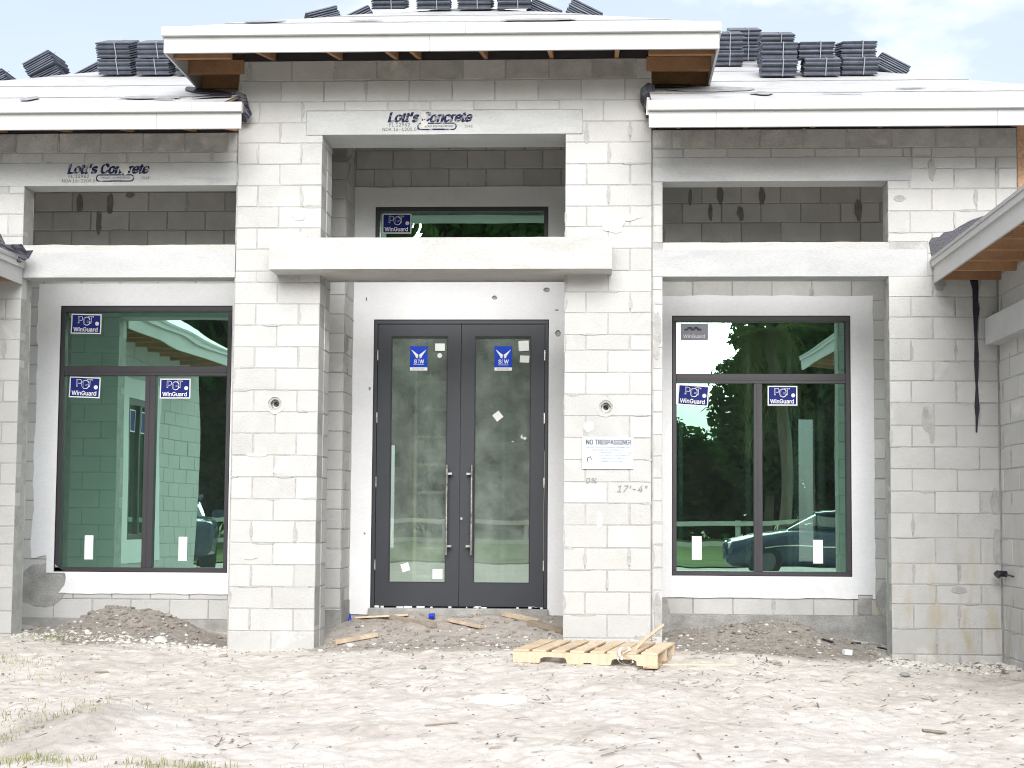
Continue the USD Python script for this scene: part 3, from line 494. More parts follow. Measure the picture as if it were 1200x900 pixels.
window('window', FR, RW, 2.569, 2.667, 5.010, 5.096, [(4.268, 4.547, 3.02, 3.193, 0, True), (4.235, 4.552, 2.338, 2.552, -4), (5.156, 5.458, 2.342, 2.545, 0)], [(4.38, 4.48, .76, 1.0), (5.61, 5.71, .73, .97)], 'right tall tinted window with a faded grey sticker in its top pane', 9)
# transom window over the canopy beam
tw = group_('transom_window', house); x0, x1, z0, z1 = TW
for a in ((x0, x1, z1 - .05, z1), (x0, x1, z0, z0 + .05)): obj('frame_rail', fbox(FD, *a, -.07, .006), BRONZE, tw)
for a in ((x0, x0 + .05, z0 + .05, z1 - .05), (x1 - .05, x1, z0 + .05, z1 - .05)): obj('frame_stile', fbox(FD, *a, -.07, .0045), BRONZE, tw)
obj('pane', pane_mesh(x0 + .045, x1 - .045, z0 + .045, z1 - .045, FD, -.035, 2, .0012), GLASS_W, tw, smooth=True)
sticker(tw, FD, 1.068, 1.385, 4.245, 4.462, -.029)
# -- double door
door = group_('double_door', house); x0, x1, z0, z1 = DR
obj('frame_head', fbox(FD, x0, x1, z1 - .05, z1, -.12, .006), DOORM, door)
for a in ((x0, x0 + .045), (x1 - .045, x1)): obj('frame_jamb', fbox(FD, *a, z0, z1 - .05, -.12, .005), DOORM, door)
obj('seal', FD.ext(box(x0 - .006, z0, x1 + .006, z1 + .006).difference(box(x0 + .014, z0 - .1, x1 - .014, z1 - .014)), -.06, .0085), SEALD, door)
xm = (x0 + x1) / 2
for k, (a, b, ga, gb) in enumerate(((x0 + .049, xm - .003, 1.187, 1.802), (xm + .003, x1 - .049, 2.090, 2.698))):
    lf = group_('door_leaf', door)
    obj('leaf_frame', FD.ext(box(a, z0 + .012, b, z1 - .054).difference(box(ga, .478, gb, 3.12)), -.055, -.006), DOORM, lf)
    obj('glazing_bead', FD.ext(box(ga, .478, gb, 3.12).difference(box(ga + .012, .49, gb - .012, 3.108)), -.05, -.012), SEALD, lf)
    obj('pane', pane_mesh(ga + .006, gb - .006, .484, 3.114, FD, -.03, 11 + k, .0010), GLASS_D, lf, smooth=True)
    hx = 1.812 if k == 0 else 2.076
    h_ = tube(FD.map(np.array([(hx, .78, .06), (hx, 1.735, .06)])), .0125, 12); obj('handle', h_, STEEL, lf, smooth=30)
    for zz_ in (1.64, .873):
        sgn = 1 if k == 0 else -1
        s_ = cat([tube(FD.map(np.array([(hx + sgn * .03, zz_, -.006), (hx + sgn * .03, zz_, .045)])), .012, 10), FD.tr(bx(min(hx, hx + sgn * .055), max(hx, hx + sgn * .055), zz_ - .011, zz_ + .011, .045, .065))]); obj('handle_standoff', s_, STEEL, lf)
    for zz_ in (2.915, 2.24, 1.55, .67): obj('hinge', FD.tr(bx(a - .008 if k == 0 else b - .004, a + .004 if k == 0 else b + .008, zz_ - .055, zz_ + .055, -.01, .008)), STEEL, lf)
    sx = 1.390 if k == 0 else 2.302; n = -.024; w_ = .188
    obj('sticker', FD.ext(box(sx, 2.752, sx + w_, 2.787), n, n + .001), WHITE, lf); obj('sticker_print', FD.ext(box(sx, 2.787, sx + w_, 3.016), n, n + .0012), BLUE, lf)
    for sg in (-1, 1):
        cx, cz = sx + w_ / 2, 2.925; ms = []
        for q in range(4):
            L_ = .080 - .013 * q; y0 = cz + .002 - q * .010
            ms.append(FD.ext(Polygon([(cx + sg * (.004 + .003 * q), y0 - .005), (cx + sg * L_, y0 + .052 - .010 * q), (cx + sg * (L_ - .006), y0 + .038 - .009 * q), (cx + sg * .03, y0 - .006), (cx + sg * .006, y0 - .014)]), n + .0012, n + .002 + .0002 * q))
        obj('emblem', cat(ms), WHITE, lf)
    for ch_l, dx in (('S', -.052), ('I', -.009), ('W', .008)):
        t = text(ch_l, .040, .0008, ch_l != 'I'); t.vertices[:, 0] -= t.vertices[:, 0].min(); t.vertices[:, 0] *= {'S': .034, 'I': .008, 'W': .050}[ch_l] / np.ptp(t.vertices[:, 0]); t.apply_translation((sx + w_ / 2 + dx, 2.830, n + .0012)); obj('lettering', FD.tr(t), WHITE, lf)
    obj('emblem', FD.ext(box(sx + .038, 2.812, sx + w_ - .038, 2.8155), n + .0012, n + .002), WHITE, lf)
    t = text('WINDOWS DOORS', .013, .0006, False); t.vertices[:, 0] *= .13 / np.ptp(t.vertices[:, 0]); t.apply_translation((sx + .025, 2.763, n + .001)); obj('lettering', FD.tr(t), INK_G, lf)
    pl = [(1.66, 1.765, 2.965, 3.045, 0), (1.325, 1.41, .60, .685, 18), (1.66, 1.765, .52, .625, 0)] if k == 0 else [(2.56, 2.67, 2.965, 3.075, 3), (2.575, 2.675, 2.84, 2.915, -3), (2.30, 2.385, 2.22, 2.305, 38)]
    for u0, u1, a_, b_, ti in pl:
        m_ = bx(-(u1 - u0) / 2, (u1 - u0) / 2, -(b_ - a_) / 2, (b_ - a_) / 2, 0, .001); m_.apply_transform(trimesh.transformations.rotation_matrix(math.radians(ti), (0, 0, 1))); m_.apply_translation(((u0 + u1) / 2, (a_ + b_) / 2, n)); obj('paper_label', FD.tr(m_), PAPER, lf)
    if k == 0:
        m_ = trimesh.creation.cylinder(.026, .001, sections=20); m_.apply_translation((1.71, 2.915, n)); obj('paper_label', FD.tr(m_), PAPER, lf)
lk = trimesh.creation.cylinder(.014, .012, sections=16); lk.apply_translation((xm + .02, 1.165, -.004)); obj('lock_cylinder', FD.tr(lk), STEEL, door)
ci = []
rr = random.Random(5)
for k in range(16):
    u = rr.uniform(x0, x1 - .1); ci.append(FD.tr(bx(u, u + rr.uniform(.01, .09), z0 - .005, z0 + rr.uniform(.006, .016), .0, .012)))
obj('plaster_crumbs', cat(ci), PAPER, door, kind='stuff')
# -- wings that reach towards the road
def wing(xw, fr, sgn, xf, label):
    """xw: wall plane, sgn: outward normal sign in x, xf: plane of the fascia"""
    w = group_('wing_wall', house, label=label); yend = -4.05
    U = (lambda y: y) if sgn > 0 else (lambda y: -y)
    def ub(ya, yb, za, zb): a, b = sorted((U(ya), U(yb))); return box(a, za, b, zb)
    win = ub(-1.50, -2.36, .86, 2.70)
    wall = ub(.0, yend, -.4, 3.45).difference(win)
    obj('mortar_bed', fr.ext(wall, -.2, -.0045), MORTAR, w)
    zl = [-.3, -.25, -.038, .194, .415, .594, .783, 1.016, 1.24, 1.441, 1.643, 1.846, 2.042, 2.251, 2.452, 2.636, 2.841, 3.043, 3.233, 3.429]
    st = ragged(*[f(U(-1.22), U(-2.66)) if i in (0, 1) else v for i, (f, v) in enumerate(((min, 0), (max, 0), (None, .56), (None, 2.95)))], (.02, .02, .02, .02), 61).difference(win)
    near = ub(.0, -.8, -.3, 3.429) if sgn < 0 else None
    if near is not None: courses(near.difference(st.buffer(-.03)).difference(win.buffer(.02)), zl, U(0) - (0 if sgn > 0 else .13), fr, w, depth=.05)
    jj = []; courses(ub(.0 if near is None else -.8, yend, -.3, 3.429).difference(st.buffer(-.03)).difference(win.buffer(.02)), zl, U(0), fr, w, depth=.05, joined=jj)
    obj('block_courses', cat(jj), BLOCKS[0], w, kind='stuff')
    obj('stucco_band', fr.ext(st, -.02, .012), STUCCO, w)
    # its narrow window
    ww = group_('wing_window', house)
    obj('frame', fr.ext(ub(-1.50, -2.36, .86, 2.70).difference(ub(-1.56, -1.90, .93, 2.62)).difference(ub(-1.96, -2.30, .93, 2.62)), -.07, .004), BRONZE, ww)
    for ya, yb in ((-1.56, -1.90), (-1.96, -2.30)):
        a, b = sorted((U(ya), U(yb))); obj('pane', pane_mesh(a - .003, b + .003, .927, 2.623, fr, -.035, 6, .0006), GLASS_W, ww, smooth=True)
        obj('sticker', fr.ext(box((a + b) / 2 - .09, 2.27, (a + b) / 2 + .09, 2.56), -.03, -.029), WHITE, ww); obj('sticker_print', fr.ext(box((a + b) / 2 - .075, 2.285, (a + b) / 2 + .075, 2.545), -.029, -.028), NAVY, ww)
    # end wall and body of the wing
    xb = xw - sgn * 3.5
    obj('end_wall', bx(min(xw - sgn * .01, xb), max(xw - sgn * .01, xb), yend, yend + .2, -.4, 3.45), BLOCKS[0], house)
    # eaves
    xo = xf
    f0, f1 = sorted((xo, xo - sgn * .02)); obj('fascia_board', bx(f0, f1, yend - .45, -.004, 3.357, 3.505), PAINT, house)
    f0, f1 = sorted((xo + sgn * .022, xo - sgn * .02)); obj('drip_board', bx(f0, f1, yend - .45, -.008, 3.505, 3.588), PAINT, house)
    y = -.05; ks = 0
    while y > yend - .4:
        a, b = sorted((xo - sgn * .022, xw - sgn * .1)); obj('lookout', cbx(a, b, y - .038, y, 3.375, 3.515, .003), WOODF, house); y -= .40
    obj('plate_board', bx(*sorted((xw + sgn * .002, xw - sgn * .1)), yend, -.01, 3.452, 3.53), WOODF, house)
    # roof slope
    def sl(d): return 3.590 + .5 * d
    P = np.array([[xo + sgn * .03, -.01, sl(0)], [xo + sgn * .03, yend - .47, sl(0)], [xo - sgn * 2.4, yend - .47 , sl(2.43)], [xo - sgn * 2.4, -.01, sl(2.43)]])
    V = np.vstack([P, P - [0, 0, .03]]); F = [(0, 1, 2), (0, 2, 3), (4, 6, 5), (4, 7, 6), (0, 4, 5), (0, 5, 1), (1, 5, 6), (1, 6, 2), (2, 6, 7), (2, 7, 3), (3, 7, 4), (3, 4, 0)]
    m = trimesh.Trimesh(V, np.array(F)); m.fix_normals(); obj('roof_slope', m, MEMB, house)
    return w
wl = wing(-2.6, FXp(-2.6), 1, -2.03, 'inner wall of the left wing, seen mirrored in the left window')
wr = wing(7.087, FXn(7.087), -1, 6.50, 'inner wall of the right wing with projecting beam')
obj('wing_beam', FXn(7.087).ext(box(.022, 2.778, 2.6, 3.022), -.1, .132), PRECAST, house)
# -- hose pipe stub and cement seam in the corner
pp = cat([tube([(7.09, -.11, .70), (7.02, -.125, .705)], .028, 10), tube([(7.02, -.125, .71), (6.99, -.13, .685)], .034, 10), tube([(7.06, -.16, .70), (7.06, -.36, .69)], .008, 6)])
obj('pipe_stub', pp, BLACKP, house)
# -- sheathing at the wall end
obj('sheathing', bx(7.285, 8.0, .02, .035, 3.9, 4.86), OSB, house)

# ------------------------------------------------------------------ roofs
S = 0.5
def slab_poly(P, t, mat_, name, parent, lift=0.0):
    """a roof sheet: a planar polygon in plan given as (x, y) with z from fn, thickness t below"""
    pass
def sheet(poly, zf, t, lift=0.0):
    m = trimesh.creation.extrude_polygon(poly, 1.0, engine='earcut'); top = m.vertices[:, 2] > .5
    v = m.vertices.copy(); v[:, 2] = zf(v[:, 0], v[:, 1]) + lift - np.where(top, 0, t); m.vertices = v; return m
XL, XR, YE, ZE = -4.65, 8.3, -.6, 4.874
mainF = lambda x, y: ZE + S * (y - YE); mainL = lambda x, y: ZE + S * (x - XL); mainR = lambda x, y: ZE + S * (XR - x)
T = 6.4; yr = YE + (XR - XL) / 2
zC = 5.567; CX0, CX1 = -.512, 4.492; cm = (CX0 + CX1) / 2; ch_ = (CX1 - CX0) / 2
cenF = lambda x, y: zC + S * (y - YE); cenL = lambda x, y: zC + S * (x - CX0); cenR = lambda x, y: zC + S * (CX1 - x)
plan_mF = Polygon([(XL, YE), (XR, YE), (XR - T, YE + T), (XL + T, YE + T)])
cut = box(PX0 + .03, YE - .1, PX3 - .03, 1.4)                      # the portal stands in front of the main slope here
roofs = {}
for nm, poly, fn in (('main_slope', plan_mF.difference(cut), mainF), ('hip_slope', Polygon([(XL, YE), (XL + T, YE + T), (XL, YE + 2 * T)]), mainL), ('hip_slope', Polygon([(XR, YE), (XR, YE + 2 * T), (XR - T, YE + T)]), mainR),
                     ('portal_slope', Polygon([(CX0, YE), (CX1, YE), (cm, YE + ch_)]), cenF), ('portal_slope', Polygon([(CX0, YE), (cm, YE + ch_), (cm, 4.5), (CX0, 4.5)]), cenL), ('portal_slope', Polygon([(CX1, YE), (CX1, 4.5), (cm, 4.5), (cm, YE + ch_)]), cenR)):
    r = group_(nm, house)
    obj('deck', sheet(poly, fn, .02, -.008), WOODD, r)
    # membrane laid in courses with uneven, lapped lower edges
    b = poly.bounds; horiz = fn in (mainF, cenF); k = 0
    step = .42
    lo, hi = (b[1], b[3]) if horiz else (b[0], b[2])
    if fn in (mainR, cenR): edges = np.arange(hi, lo, -step)
    else: edges = np.arange(lo, hi, step)
    if fn in (mainF, mainL, mainR): edges = edges[:8]
    for e in edges:
        sgn_ = -1 if fn in (mainR, cenR) else 1; last = (e == edges[-1]) and fn in (mainF, mainL, mainR); a, c = e, e + sgn_ * (step + .06 if not last else 9)
        n_ = 90; tt = np.linspace(0, 1, n_); wob = (meshkit.fbm(np.stack([tt * 40 + k * 7.7, np.full(n_, k * 1.3 + b[0]), 0 * tt], -1), 5, 5) - .5) * (.05 if k else 0.0)
        if horiz:
            low = np.stack([b[0] + tt * (b[2] - b[0]), a + wob], -1); pg = Polygon(np.vstack([low, [(b[2], c), (b[0], c)]]))
        else:
            low = np.stack([a + wob, b[1] + tt * (b[3] - b[1])], -1); pg = Polygon(np.vstack([low, [(c, b[3]), (c, b[1])]]))
        pg = pg.buffer(0).intersection(poly)
        for gg in getattr(pg, 'geoms', [pg]):
            if gg.geom_type == 'Polygon' and gg.area > .01:
                lf_ = .003 + .0052 * (k % 2) + .0012 * k
                obj('membrane_strip', sheet(gg, fn, .004, lf_), MEMB, r)
                if k and fn in (mainF, cenF):
                    lo_ = low + np.stack([0 * tt, -.010 - .016 * meshkit.fbm(np.stack([tt * 70, np.full(n_, k * 2.2), 0 * tt], -1), 3, 8)], -1)
                    q = Polygon(np.vstack([lo_, (low + [0, .03])[::-1]])).buffer(0).intersection(gg.buffer(.04)).intersection(poly)
                    for g2 in getattr(q, 'geoms', [q]):
                        if g2.geom_type == 'Polygon' and g2.area > .002: obj('strip_edge', sheet(g2, fn, .002, lf_ - .0015), MEMB_G, r)
        k += 1
    roofs[fn] = r
def patch(fn, x, y, rx, ry, seed, lift=.022, m=MEMB_G):
    obj('torn_patch', sheet(blob(x, y, rx, ry, seed, 40, .6).difference(box(-.015, -1, 3.93, 1.5)) if fn is mainF else blob(x, y, rx, ry, seed, 40, .6), fn, .004, lift), m, roofs[fn])
for a in ((mainF, -1.85, -.33, .07, .12, 1), (mainF, -.70, -.30, .28, .08, 2), (mainF, .0, .02, .42, .14, 3), (mainF, -.55, -.44, .10, .02, 9), (mainF, 4.45, -.02, .36, .16, 4), (mainF, 4.9, -.30, .10, .09, 5), (mainF, 6.3, -.05, .12, .03, 6), (mainF, 5.6, -.36, .2, .015, 16),
          (cenF, .25, -.15, .20, .10, 7), (cenF, 2.85, -.20, .30, .10, 8), (cenF, 1.25, -.12, .16, .04, 10), (cenF, 2.0, -.42, .3, .01, 12)): patch(*a)
for (xa, xb, ze, joints) in ((XL, .218, 4.872, [-2.9, -.55]), (3.857, XR, 4.860, [4.45, 6.9]), (CX0 + .01, CX1 - .01, 5.566, [1.9])):
    js = [xa] + [j for j in joints if xa < j < xb] + [xb]
    for a, b in zip(js[:-1], js[1:]):
        obj('fascia_board', cbx(a + .001, b - .001, YE, YE + .02, ze - .229, ze - .083, .002), PAINT, house)
    js = [xa - .012] + [j + .33 for j in joints if xa < j < xb] + [xb + .012]
    for a, b in zip(js[:-1], js[1:]):
        obj('drip_board', cbx(a + .001, b - .001, YE - .036, YE + .02, ze - .083, ze + .002, .002), PAINT, house)
for xo, sg in ((CX0 + .01, 1), (CX1 - .01, -1)):                     # returns of the portal eaves
    a, b = sorted((xo, xo + sg * .02)); obj('fascia_board', bx(a, b, YE + .02, 1.2, 5.336, 5.483), PAINT, house)
    a, b = sorted((xo - sg * .02, xo + sg * .02)); obj('drip_board', bx(a, b, YE + .02, 1.2, 5.483, 5.568), PAINT, house)
    xw = PX0 if sg > 0 else PX3
    for y in (-.40, -.02, .36): obj('lookout', cbx(*sorted((xo + sg * .022, xw + sg * .05)), y, y + .038, 5.365, 5.50, .003), WOODF, house)
    obj('lookout', cbx(*sorted((xo + sg * .022, xw + sg * .05)), .62, .66, 5.30, 5.48, .003), PRECAST, house)
    d = bx(-.02, .02, -.75, .0, -.05, .05); d.apply_transform(trimesh.transformations.rotation_matrix(sg * math.radians(42), (0, 0, 1))); d.apply_translation((xo + sg * .03, YE + .05, 5.45)); 
    obj('hip_rafter', bx(*sorted((xo + sg * .02, xo + sg * .50)), YE + .10, YE + .14, 5.40, 5.50), WOODF, house)
    obj('portal_side', bx(*sorted((xw + sg * .012, xw + sg * .06)), .05, 1.9, 4.9, 5.52), WOODD, house)
for x in (.33, .97, 1.50, 1.72, 2.35, 2.97, 3.58): 
    a, b = YE + .02, 1.6; b = .2; V = cbx(x - .019, x + .019, 0, b - a, 0, .13, .002); V.vertices[:, 2] += .262 * V.vertices[:, 1]; V.apply_translation((0, a, 5.345)); obj('rafter', V, WOODF, house)
for x in (-1.62, -1.02, -.42, -2.25, -.02, 3.93 + .85, 5.4, 6.02, 6.64, 7.25, 4.16):
    if 0 < x < 3.9: continue
    a, b = YE + .02, 1.6; b = .2; V = cbx(x - .019, x + .019, 0, b - a, 0, .12, .002); V.vertices[:, 2] += .262 * V.vertices[:, 1]; V.apply_translation((0, a, 4.665)); obj('rafter', V, WOODF, house)
PLATEM = flat('plate_dark', (.03, .025, .03), .8)  # near-black colour paints the shade of the eave gap onto the plates
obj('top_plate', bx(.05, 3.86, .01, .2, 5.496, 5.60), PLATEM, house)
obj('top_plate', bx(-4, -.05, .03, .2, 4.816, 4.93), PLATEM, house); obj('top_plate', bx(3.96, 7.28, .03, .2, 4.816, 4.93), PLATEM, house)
obj('ceiling_panel', bx(-2.6, .72, 1.25, 1.30, 4.9, 5.72), WOODD, house); obj('ceiling_panel', bx(3.2, 6.2, 1.25, 1.30, 4.9, 5.72), WOODD, house)
obj('ceiling_panel', bx(.03, 3.88, .15, 1.9, 5.62, 5.66), WOODD, house)
obj('rear_closure', bx(-2.0, 5.6, 1.90, 1.95, 4.2, 6.05), WOODD, house)
obj('rear_closure', bx(-4.5, -2.0, 1.90, 1.95, 4.2, 4.9), WOODD, house); obj('rear_closure', bx(5.6, 8.1, 1.90, 1.95, 4.2, 4.9), WOODD, house)
# black tar paper flaps where roofs meet the portal
def flap(name, pts, m, y, label=None):
    P = Polygon(pts).buffer(.002); mm = FY(y).ext(P, 0, .004); mm = mm.subdivide().subdivide(); v = mm.vertices
    v[:, 1] += (meshkit.fbm(v * 7.0, 3, 8) - .5) * .10; mm.vertices = v; return obj(name, mm, m, house)
flap('tar_paper', [(-.06, 5.12), (.03, 5.16), (.10, 5.13), (.13, 5.02), (.16, 4.95), (.10, 4.87), (.02, 4.90), (-.07, 4.90)], TAR, -.09)
flap('tar_paper', [(3.93, 5.20), (3.87, 5.22), (3.80, 5.16), (3.80, 5.05), (3.84, 4.98), (3.85, 4.88), (3.93, 4.90)], TAR, -.09)
flap('torn_membrane', [(.02, 5.0), (.07, 5.0), (.06, 4.90), (.015, 4.92)], PLASTW, -.16)
flap('torn_membrane', [(3.86, 5.06), (3.90, 5.06), (3.92, 4.88), (3.85, 4.89)], PLASTW, -.16)
obj('tar_flashing', sheet(Polygon([(-.62, .38), (-.3, .14), (-.05, -.10), (.0, -.30), (-.30, -.36), (-.10, -.18), (-.42, .02), (-.56, .18)]).buffer(.02), mainF, .004, .028), TAR, roofs[mainF])
obj('tar_flashing', sheet(blob(4.05, .22, .30, .10, 17, 40, .5).difference(box(0, -1, 3.93, 1.5)), mainF, .004, .028), TAR, roofs[mainF])
flap('tar_paper', [(-2.6, 3.86), (-2.32, 3.80), (-2.17, 3.80), (-2.12, 3.70), (-1.96, 3.70), (-1.92, 3.64), (-1.86, 3.645), (-1.90, 3.57), (-1.98, 3.53), (-2.05, 3.56), (-2.30, 3.62), (-2.6, 3.70)], TAR, -.16)
# vent pipe on the portal roof
vp = trimesh.creation.cylinder(.055, .5, sections=20); vp.apply_translation((2.55, 1.85, 6.75)); obj('vent_pipe', vp, PLASTW, house, smooth=30)

# -- inside: studs, floor, walls, so that the glass shows a room
obj('floor_slab', bx(-4.4, 7.9, 1.93, 11, -.2, .205), SLAB, house)
obj('ceiling_panel', bx(-4.4, 7.9, 1.88, 11, 4.2, 4.25), DRYW, house)
obj('room_wall', bx(-4.5, -4.4, 1.45, 11, 0, 4.3), DRYW, house); obj('room_wall', bx(7.9, 8.0, 1.45, 11, 0, 4.3), DRYW, house)
obj('room_wall', FY(11.0).ext(box(-4.4, 0, 7.9, 4.3).difference(box(-1.2, .6, -.35, 2.5)).difference(box(2.3, .4, 2.75, 2.4)).difference(box(7.05, .4, 7.35, 3.0)).difference(box(3.05, .205, 4.6, 3.2)).difference(box(-2.7, .205, -1.25, 3.2)), 0, .2), DRYW, house)  # the two wide openings are added out of view to bring daylight in
obj('ceiling_panel', bx(-4.4, .7, 1.44, 1.92, 4.2, 4.25), DRYW, house)
for x, y in ((4.30, 1.75), (5.02, 1.75), (5.20, 2.2), (5.46, 1.75), (5.62, 2.3), (5.78, 1.75), (5.93, 2.4), (6.05, 1.9), (6.3, 2.3), (-.95, 1.75), (-.70, 2.3), (-.55, 1.75), (-.35, 2.2), (-1.6, 1.9), (2.95, 4.5), (2.45, 6.0), (2.2, 4.2), (1.25, 4.2), (1.62, 6.0), (.6, 4.2)):
    obj('stud', cat([bx(x - .02, x + .02, y, y + .002, .21, 4.2), bx(x - .02, x - .018, y, y + .09, .21, 4.2), bx(x - .02, x + .02, y + .088, y + .09, .21, 4.2)]), GALV, house)
for y in (3.0, 4.2): obj('track', cat([bx(-4, .7, y - .005, y + .095, .207, .24)]), GALV, house); 
obj('drywall_sheet', bx(-4, -1.0, 4.6, 4.62, .21, 3.4), DRYW, house); obj('drywall_sheet', bx(1.9, 2.28, 5.2, 5.22, .21, 4.2), DRYW, house)

# ------------------------------------------------------------------ stepladder inside the hall
lad = group_('ladder', label='pale step ladder standing inside behind the left door glass', cat='ladder', loc=(1.38, 2.25, .207))
for x in (0, .46): obj('side_rail', cbx(x - .018, x + .018, -.04, .04, 0, 3.0, .004), PALLETW[1], lad)
for k in range(9): obj('rung', cbx(.018, .442, -.035, .035, .3 + .31 * k, .33 + .31 * k, .003), PALLETW[1], lad)

# ------------------------------------------------------------------ roof tile bundles
def tile_mesh(flip):
    w, d, t = .345, .33, .020
    e = .008
    sec = np.array([(-w / 2 - e, t * .15), (-w / 2, 0), (w / 2, 0), (w / 2 + e, t * .15), (w / 2 + e * .6, t * .7), (w / 2 - .004, t), (-w / 2 + .004, t), (-w / 2 - e * .6, t * .7)])
    m = trimesh.creation.extrude_polygon(Polygon(sec), d, engine='earcut'); v = m.vertices.copy()
    m.vertices = np.stack([v[:, 0], v[:, 2] - d / 2, v[:, 1]], -1); m.invert()
    m.vertices[:, 1] += np.where(m.vertices[:, 2] > t / 2,   .008 * flip, -.004 * flip)
    return m
def build_bundle(mtx_, **kw):
    b = group_('tile_bundle', mtx=mtx_, **kw); r_ = random.Random(3)
    for k in range(7):
        m = tile_mesh(1 if k % 2 else -1); m.apply_translation((r_.uniform(-.005, .005), r_.uniform(-.007, .007), .001 + k * .0232)); obj('tile', m, TILE if k % 3 else TILE_B, b)
    st = []
    for x in (.03,): st += [bx(x, x + .009, -.18, -.178, -.001, .165), bx(x, x + .009, -.18, .18, .165, .1665)]
    obj('strap', cat(st), STRAPM, b)
    return b
STRAPM = flat('strap_grey', (.30, .32, .36), .6)
GB = 'bundles of dark roof tiles laid out on the roof'
def place(fn, x, y, level, lx=0., ly=0., yaw=0., tilt=0.):
    g_ = np.array([0, S]) if fn in (mainF, cenF) else (np.array([S, 0]) if fn in (mainL, cenL) else np.array([-S, 0]))
    upv = np.array([g_[0], g_[1], S * S]); upv = np.array([g_[0] / S, g_[1] / S, S]); upv /= np.linalg.norm(upv)
    n = np.array([-g_[0], -g_[1], 1.0]); n /= np.linalg.norm(n); ex = np.cross(upv, n)
    a = math.radians(yaw); ex, ey = ex * math.cos(a) + upv * math.sin(a), upv * math.cos(a) - ex * math.sin(a)
    if tilt: a = math.radians(tilt); ey, n = ey * math.cos(a) + n * math.sin(a), n * math.cos(a) - ey * math.sin(a)
    o = np.array([x, y, float(fn(x, y))]) + n * (.030 + level * .168) + ex * lx + ey * ly
    return mtx(o, ex, ey, n)
BUNDLES = []
RB = random.Random(11)
def bd(fn, x, y, level, label, **k):
    k['yaw'] = k.get('yaw', 0) + RB.uniform(-4, 4); k['lx'] = k.get('lx', 0) + RB.uniform(-.012, .012); k['ly'] = k.get('ly', 0) + RB.uniform(-.012, .012); BUNDLES.append((place(fn, x, y, level, **k), label))
bd(mainF, -1.785, 1.403, 0, 'lower bundle of the leftmost upright tile stack on the left roof', ly=.165)
bd(mainF, -1.785, 1.403, 1, 'upper bundle of the leftmost upright tile stack on the left roof', ly=.175, lx=.01)
bd(mainF, -1.357, 1.377, 0, 'lower bundle of the second upright tile stack on the left roof', ly=.165)
bd(mainF, -1.357, 1.377, 1, 'upper bundle of the second tile stack on the left roof, set to the right', ly=.172, lx=.055)
bd(mainF, -0.930, 1.352, 0, 'lower bundle of the tile stack half hidden behind the portal eave on the left roof', ly=.165)
bd(mainF, -0.930, 1.352, 1, 'upper bundle of the tile stack half hidden behind the portal eave on the left roof', ly=.17)
bd(mainL, -2.62, 1.85, 0, 'tilted lower tile bundle lying on the left hip nearest the eave')
bd(mainL, -2.60, 1.80, 1, 'tilted upper tile bundle on the left hip nearest the eave')
bd(mainL, -2.28, 2.16, 0, 'tilted tile bundle on the left hip just before the first upright stack')
bd(mainL, -3.02, 1.42, 0, 'tile bundle lowest on the left hip at the edge of the photo')
bd(cenF, 1.17, 1.336, 0, 'lower tile bundle of the leftmost stack above the portal', ly=.165)
bd(cenF, 1.17, 1.336, 1, 'upper tile bundle of the leftmost stack above the portal', ly=.17)
bd(cenF, 1.656, 1.25, 0, 'lower tile bundle of the second stack above the portal', ly=.165)
bd(cenF, 1.656, 1.25, 1, 'upper tile bundle of the second stack above the portal', ly=.165)
bd(cenF, 2.106, 1.268, 0, 'lower tile bundle of the third stack above the portal', ly=.165)
bd(cenF, 2.106, 1.268, 1, 'upper tile bundle of the third stack above the portal', ly=.17)
bd(cenF, 2.517, 1.208, 0, 'lower tile bundle of the rightmost stack above the portal', ly=.165)
bd(cenF, 2.517, 1.208, 1, 'upper tile bundle of the rightmost stack above the portal', ly=.165)
bd(cenL, 0.62, .92, 0, 'tilted tile bundle alone on the left hip of the portal roof', yaw=20)
bd(cenL, 0.93, 1.30, 0, 'tilted tile bundle on the portal hip touching the leftmost upright stack')
bd(cenR, 2.80, 1.45, 0, 'small looking tile bundle behind the rightmost stack above the portal')
bd(cenR, 3.20, 1.02, 0, 'tilted tile bundle on the right hip of the portal roof beyond the vent pipe')
bd(mainF, 5.229, 0.826, 0, 'lower bundle of the front left tile stack on the right roof', ly=.165)
bd(mainF, 5.229, 0.826, 1, 'upper bundle of the front left tile stack on the right roof', ly=.24, lx=-.01, tilt=-9)
bd(mainF, 5.646, 0.871, 0, 'lower bundle of the front middle tile stack on the right roof', ly=.165)
bd(mainF, 5.646, 0.871, 1, 'upper bundle of the front middle tile stack on the right roof', ly=.24, lx=-.03, tilt=-9)
bd(mainF, 6.048, 0.917, 0, 'lower bundle of the front right tile stack on the right roof', ly=.165)
bd(mainF, 6.048, 0.917, 1, 'upper bundle of the front right tile stack on the right roof', ly=.24, tilt=-9)
bd(mainF, 5.068, 2.35, 0, 'lower bundle of the rear tile stack nearest the portal on the right roof', ly=.165)
bd(mainF, 5.068, 2.35, 1, 'upper bundle of the rear tile stack nearest the portal on the right roof', ly=.17)
bd(mainF, 5.33, 1.72, 0, 'lower bundle of the tile stack behind the front left stack on the right roof', ly=.165)
bd(mainF, 5.33, 1.72, 1, 'upper bundle of the tile stack behind the front left stack on the right roof', ly=.17)
bd(mainF, 4.80, 1.85, 0, 'lower bundle of the tile stack hidden by the right end of the portal eave', ly=.165)
bd(mainF, 4.80, 1.85, 1, 'upper bundle of the tile stack hidden by the right end of the portal eave', ly=.17)
bd(mainR, 6.42, 1.48, 0, 'tilted tile bundle on the right hip beyond the front right stack')
proto = None
